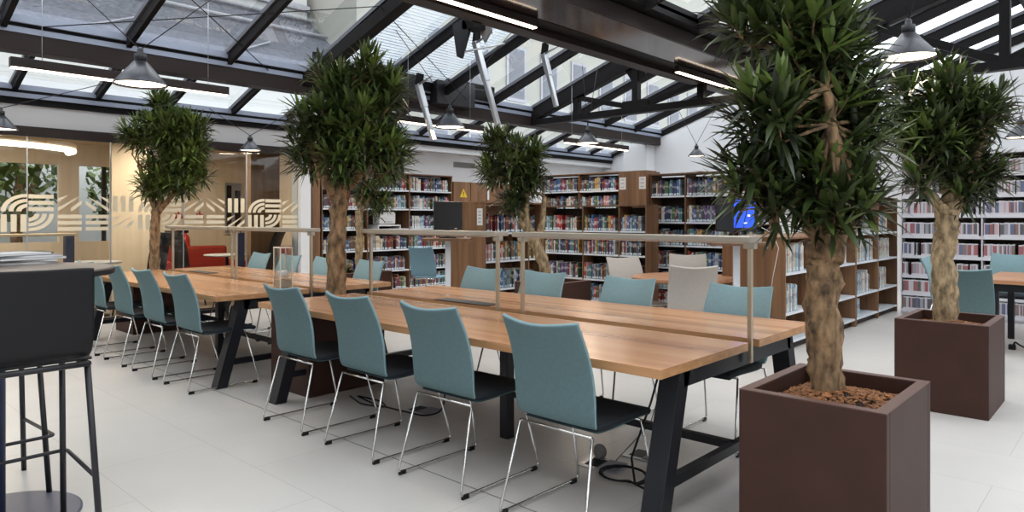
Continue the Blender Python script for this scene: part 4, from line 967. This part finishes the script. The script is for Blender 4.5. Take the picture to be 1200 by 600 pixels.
# ---------------------------------------------------------------- meeting room furniture behind the glass
GM = 'furniture behind the glass'
def black_chair(loc, rz, label):
    o = thing('side_chair', label, 'chair', loc, rz, 'black chairs behind the glass'); o.scale = (1.15, 1.15, 1.24)
    shell_mesh([(y, z + .06 * max(0, (z - .5)), w_) for y, z, w_ in BACK], .016, .02, ['black_plastic'] * 3, 'backrest', o, True)
    shell_mesh([(y, z, w_) for y, z, w_ in SEAT][::-1], .016, 0, ['black_plastic'] * 3, 'seat', o)
    for sx in (-1, 1):
        for p, q in (((sx * .16, -.12, .44), (sx * .21, -.24, 0)), ((sx * .16, .14, .44), (sx * .21, .23, 0))): MB().tube([p, q], .011, 8).build('leg', 'black_metal', o)
def white_table(loc, label, r=.36, h=.75):
    o = thing('white_table', label, 'table', loc, 0, 'white tables behind the glass')
    MB().lathe([(r - .01, h - .025), (r, h - .02), (r, h - .004), (r - .005, h)], 40).build('tabletop', 'device_white', o)
    MB().lathe([(.025, .02), (.025, h - .03), (.1, h - .025)], 16).build('column', 'navy_post', o); MB().lathe([(.22, 0), (.22, .01), (.03, .03)], 28).build('foot_disc', 'black_metal', o)
white_table((-10.75, 3.12, 0), 'round white table behind the glass, left of the slender tree')
black_chair((-10.50, 3.66, 0), 2.32, 'black chair at the white table behind the glass, left of the slender tree')
black_chair((-11.2, 1.55, 0), -1.2, 'black chair behind the glass at the far left edge')
white_table((-11.3, 5.28, 0), 'round white table behind the glass, before the red armchairs')
black_chair((-11.15, 4.70, 0), -0.82, 'black chair behind the glass beside the fire extinguisher')
black_chair((-10.50, 5.42, 0), 2.32, 'black chair behind the glass in front of the dark wood panel')
def sofa(loc, rz, w_, cloth, label):
    o = thing('armchair', label, 'armchair', loc, rz, 'low red seats behind the glass'); h = w_ / 2
    MB().box(-h, h, -.32, .35, .12, .42).build('seat', cloth, o, .04, 3); MB().box(-h, h, -.42, -.26, .12, .84).build('backrest', cloth, o, .05, 3)
    for s in (-1, 1): MB().box(s * h - .06, s * h + .06, -.38, .35, .12, .60).build('armrest', cloth, o, .04, 3)
    for x in (-h + .08, h - .08):
        for y in (-.3, .28): MB().box(x - .02, x + .02, y - .02, y + .02, 0, .12).build('leg', 'black_metal', o)
sofa((-12.55, 5.35, 0), -PI / 2 - .2, 1.1, 'red_sofa', 'red sofa behind the glass beside the fire extinguisher')
sofa((-11.6, 6.25, 0), PI + .5, .62, 'red_sofa', 'small dark red armchair behind the glass, left of the dark wood panel')
ls = thing('lounge_bench', 'long reddish wooden counter front behind the glass, far left', 'bench', (-12.6, 1.6, 0), 0)
MB().box(-.3, .3, -2.2, 1.4, .08, .80).build('body', 'dark_wall', ls, .01); MB().box(-.34, .34, -2.24, 1.44, .80, .84).build('top', 'bar_top', ls, .004)
fe = thing('fire_extinguisher', 'red fire extinguisher hung on the warm wall behind the glass', 'fire extinguisher', (-13.38, 5.45, .50))
MB().lathe([(.07, 0), (.082, .03), (.082, .44), (.05, .52), (.03, .54), (.03, .57)], 24).build('cylinder', 'red_paint', fe)
MB().box(-.03, .03, -.12, .05, .57, .62).build('valve_handle', 'black_plastic', fe, .006); MB().tube([(0, -.1, .58), (.02, -.16, .45), (.04, -.12, .2)], .012, 8).build('hose', 'black_plastic', fe)
MB().lathe([(.0835, .18), (.0835, .30)], 24, cap=False).build('paper_band', 'paper', fe); MB().box(-.12, -.07, -.04, .04, .2, .4).build('wall_bracket', 'black_metal', fe)
for y, z, nm in ((5.38, 1.40, 'left'), (5.78, 1.40, 'right')):
    sg = thing('wall_pictogram', nm + ' small red pictogram on the warm wall behind the glass', 'sign', (-13.49, y, z), PI / 2, 'red pictograms behind the glass')
    MB().box(-.03, .0, -.006, 0, -.06, .08).box(-.10, -.03, -.006, 0, -.06, -.03).box(-.075, -.05, -.006, 0, -.03, .04).box(.0, .05, -.006, 0, .0, .03).box(.03, .06, -.006, 0, -.06, .0).build('figure', 'red_paint', sg)
ap = thing('wall_picture', 'framed brown and white picture on the warm wall behind the glass', 'picture', (-13.49, 6.25, 1.05), PI / 2)
MB().box(-.02, .36, -.03, 0, -.02, 1.02).build('frame', 'film', ap); MB().box(0, .34, -.034, -.03, 0, 1.0).build('canvas', 'facade_band', ap)
MB().box(.03, .13, -.038, -.034, .05, .95).box(.2, .31, -.038, -.034, .12, .85).build('painted_bars', 'brown_steel', ap)
for y, nm in ((2.80, 'left'), (5.16, 'right')):
    np_ = tag(MB().box(-10.66, -10.54, y - .05, y + .05, 0, 1.12).build('navy_post', 'navy_post'), nm + ' dark blue square post standing just behind the glass', 'post', 'dark blue posts behind the glass')
ct = thing('standing_counter', 'pale narrow standing counter behind the glass', 'counter', (-10.62, 1.9, 0))
MB().box(-.2, .2, -.6, .95, 1.12, 1.15).build('counter_top', 'cream', ct, .004); MB().box(-.02, .02, -.58, -.5, 0, 1.12).build('leg', 'black_metal', ct)

# ---------------------------------------------------------------- outside: neighbour building, trees, light
nb = thing('neighbour_building', 'pale building with a grey roof seen through the glass roof', 'building', (-16, 0, 0))
YE = 11.5
MB().box(-1.0, 0, -14, YE, 0, 4.95).build('lower_wall', 'facade', nb)
MB().add([(0.15, -14, 4.92), (-3.2, -14, 7.5), (-3.2, YE, 7.5), (0.15, YE, 4.92), (0.15, -14, 4.80), (-3.2, -14, 7.3), (-3.2, YE, 7.3), (0.15, YE, 4.80)], [(0, 1, 2, 3), (4, 7, 6, 5), (0, 3, 7, 4), (1, 5, 6, 2), (0, 4, 5, 1), (3, 2, 6, 7)]).build('grey_roof', 'concrete', nb)
MB().box(-6, -3.2, -14, YE, 5, 15).build('upper_wall', 'facade', nb)
for z in (7.7, 11.1): MB().box(-3.2, -3.02, -14, YE, z, z + .16).build('cornice', 'facade_band', nb)
y = -12.8
while y < YE - 1:
    for z0, z1 in ((8.6, 10.8), (11.6, 13.6)):
        fr = MB().box(-3.2, -3.10, y - .75, y + .75, z0, z1).build('window', 'facade_band', nb); MB().box(-3.11, -3.08, y - .55, y + .55, z0 + .15, z1 - .15).build('pane', 'pane_dark', fr)
    y += 2.6
for i, y0 in enumerate((-4.0, 0.3, 2.4, 4.8, 8.0)):
    MB().bar((-.5, y0, 5.48), (-1.2, y0 + 1.2, 6.04), .05, .03).build('roof_bar', 'facade_band', nb)
for k in (0.66, 0.9):
    MB().tube([(0.15 - 3.35 * k, -14, 4.92 + 2.58 * k + .12), (0.15 - 3.35 * k, YE, 4.92 + 2.58 * k + .12)], .05, 6).build('snow_rail', 'facade_band', nb)
nc = thing('neighbour_building', 'taller pale building with rows of narrow windows, seen through the panes behind the truss', 'building', (-17, YE + .3, 0))
MB().box(-5, 0, 0, 40, 0, 16).build('facade_wall', 'facade_lit', nc)
MB().box(0, .25, 0, 40, 4.9, 5.15).box(0, .2, 0, 40, 8.3, 8.5).build('string_course', 'facade_band', nc)
y = 1.2
while y < 38:
    for z0, z1 in ((2.6, 4.3), (5.6, 7.6), (9.0, 11.0)):
        fr = MB().box(0, .06, y - .52, y + .52, z0, z1).build('window', 'facade_band', nc); MB().box(.05, .08, y - .4, y + .4, z0 + .12, z1 - .1).build('pane', 'window_dark', fr)
    y += 1.9
def garden_tree(x, y, h, seed, label):
    o = thing('garden_tree', label, 'tree', (x, y, 0), 0, 'garden trees outside the meeting room window'); R = random.Random(seed)
    MB().tube([(0, 0, 0), (.05, 0, 1.2), (.12, .05, 2.2), (.1, .1, h)], [.10, .09, .07, .04], 10).tube([(.05, 0, 1.2), (-.1, .3, 2.0), (-.15, .5, 2.6)], [.06, .05, .03], 8).build('trunk', 'bark', o)
    lf = MB(); lf.tone = []
    for k in range(420):
        d = Vector((R.gauss(0, 1), R.gauss(0, 1), R.gauss(0, 1))).normalized() * (R.random() ** .4) * .85; p = Vector((d.x, d.y, h * .72 + d.z * 1.0)); a = Vector((R.uniform(-1, 1), R.uniform(-1, 1), R.uniform(-1, 1))) * .11; b2 = Vector((R.uniform(-1, 1), R.uniform(-1, 1), R.uniform(-1, 1))) * .07
        lf.add([p - a, p + b2, p + a, p - b2], [(0, 1, 2, 3)]); lf.tone += [R.uniform(.3, .9)]
    lf.build('foliage', 'leaf', o, fix=False)
garden_tree(-14.85, 3.1, 2.9, 21, 'garden tree outside the far-left meeting room window')
garden_tree(-14.95, 1.2, 3.0, 22, 'garden tree outside, left of the other window tree')
garden_tree(-14.8, 5.0, 2.6, 23, 'small garden tree outside the narrow window')
struct(MB().box(-17, -13.9, -14, 44, -.12, -.02).build('ground', 'concrete'))

# ---------------------------------------------------------------- which books show: the largest 300 stand as objects, the rest as one mass
bpy.context.view_layer.update(); DG = bpy.context.evaluated_depsgraph_get()
EYE = Vector((0, 0, H)); fw = Vector((-math.sin(YAW), math.cos(YAW), 0)); rt_ = Vector((math.cos(YAW), math.sin(YAW), 0))
def seen_area(b):
    Mx, w_, d, h = b[:4]; s = 0
    for fx, fz in ((.5, .5), (.5, .85), (.5, .2)):
        p = Mx @ Vector((w_ * fx, -0.01, h * fz)); v_ = p - EYE; dep = v_.dot(fw)
        px = 600 + F * v_.dot(rt_) / dep; py = HOR - F * v_.z / dep
        if not (0 < px < 1200 and 0 < py < 600): continue
        hit, *_r = SC.ray_cast(DG, EYE, v_.normalized(), distance=v_.length - .005)
        if not hit: s += 1
    dep = (Mx.translation - EYE).dot(fw)
    return s / 3 * (w_ * F / dep) * (h * F / dep)
def place(items, name, cat, keys, mk, prefix, edge, massname, masslabel):
    sc_ = sorted(((seen_area(b), i) for i, b in enumerate(items)), reverse=True)
    top = [i for a, i in sc_[:300] if a > 0]; tops = set(top); cache = {}
    for i in top:
        Mx, w_, d, h, key, label, grp, _ = items[i]
        if key not in cache:
            mb = MB(); book_geo(mb, Matrix.Identity(4), 1, 1, 1, 0, 1, 2, prefix != '')
            cache[key] = mb.build(name, [prefix + key, edge, 'sticker'], fix=False); o = cache[key]
        else: o = cache[key].copy(); C.objects.link(o)
        o.matrix_world = Mx @ Matrix.Diagonal((w_, d, h, 1)); tag(o, label, cat, grp)
    mb = MB(); ks = sorted(set(b[4] for b in items)); mats = [prefix + k for k in ks] + [edge, 'sticker']
    for i, b in enumerate(items):
        if i in tops: continue
        book_geo(mb, b[0], b[1], b[2], b[3], ks.index(b[4]), len(ks), len(ks) + 1, prefix != '')
    o = mb.build(massname, mats, fix=False); tag(o, masslabel, cat + 's', None, 'stuff')
place(BOOKS, 'book', 'book', None, None, 'book_', 'pages', 'shelved_books', 'smaller and half hidden books filling the farther shelves')
for c_ in CASES: c_[4] = 'book_' + c_[4]
place(CASES, 'film_case', 'film case', None, None, '', 'case_plastic', 'shelved_film_cases', 'smaller and half hidden film cases filling the white media wall')

# ---------------------------------------------------------------- sky and exposure
W = bpy.data.worlds.new('sky'); SC.world = W; W.use_nodes = True; nt = W.node_tree; bg = nt.nodes['Background']
tc = nt.nodes.new('ShaderNodeTexCoord'); no = nt.nodes.new('ShaderNodeTexNoise'); no.inputs['Scale'].default_value = 2.0; no.inputs['Detail'].default_value = 4
r = nt.nodes.new('ShaderNodeValToRGB'); r.color_ramp.elements[0].color = (.86, .92, 1.0, 1); r.color_ramp.elements[1].color = (1, 1, 1, 1)
nt.links.new(tc.outputs['Generated'], no.inputs['Vector']); nt.links.new(no.outputs['Fac'], r.inputs['Fac']); nt.links.new(r.outputs['Color'], bg.inputs['Color'])
bg.inputs['Strength'].default_value = 3.3
SC.view_settings.view_transform = 'Standard'; SC.view_settings.look = 'None'; SC.view_settings.exposure = 0.0; SC.view_settings.gamma = 1.0; SC.view_settings.use_curve_mapping = False
SC.cycles.max_bounces = 8; SC.cycles.diffuse_bounces = 2; SC.cycles.glossy_bounces = 3; SC.cycles.transparent_max_bounces = 16; SC.cycles.transmission_bounces = 4
SC.cycles.use_denoising = True; SC.cycles.caustics_reflective = False; SC.cycles.caustics_refractive = False; SC.cycles.sample_clamp_indirect = 6.0
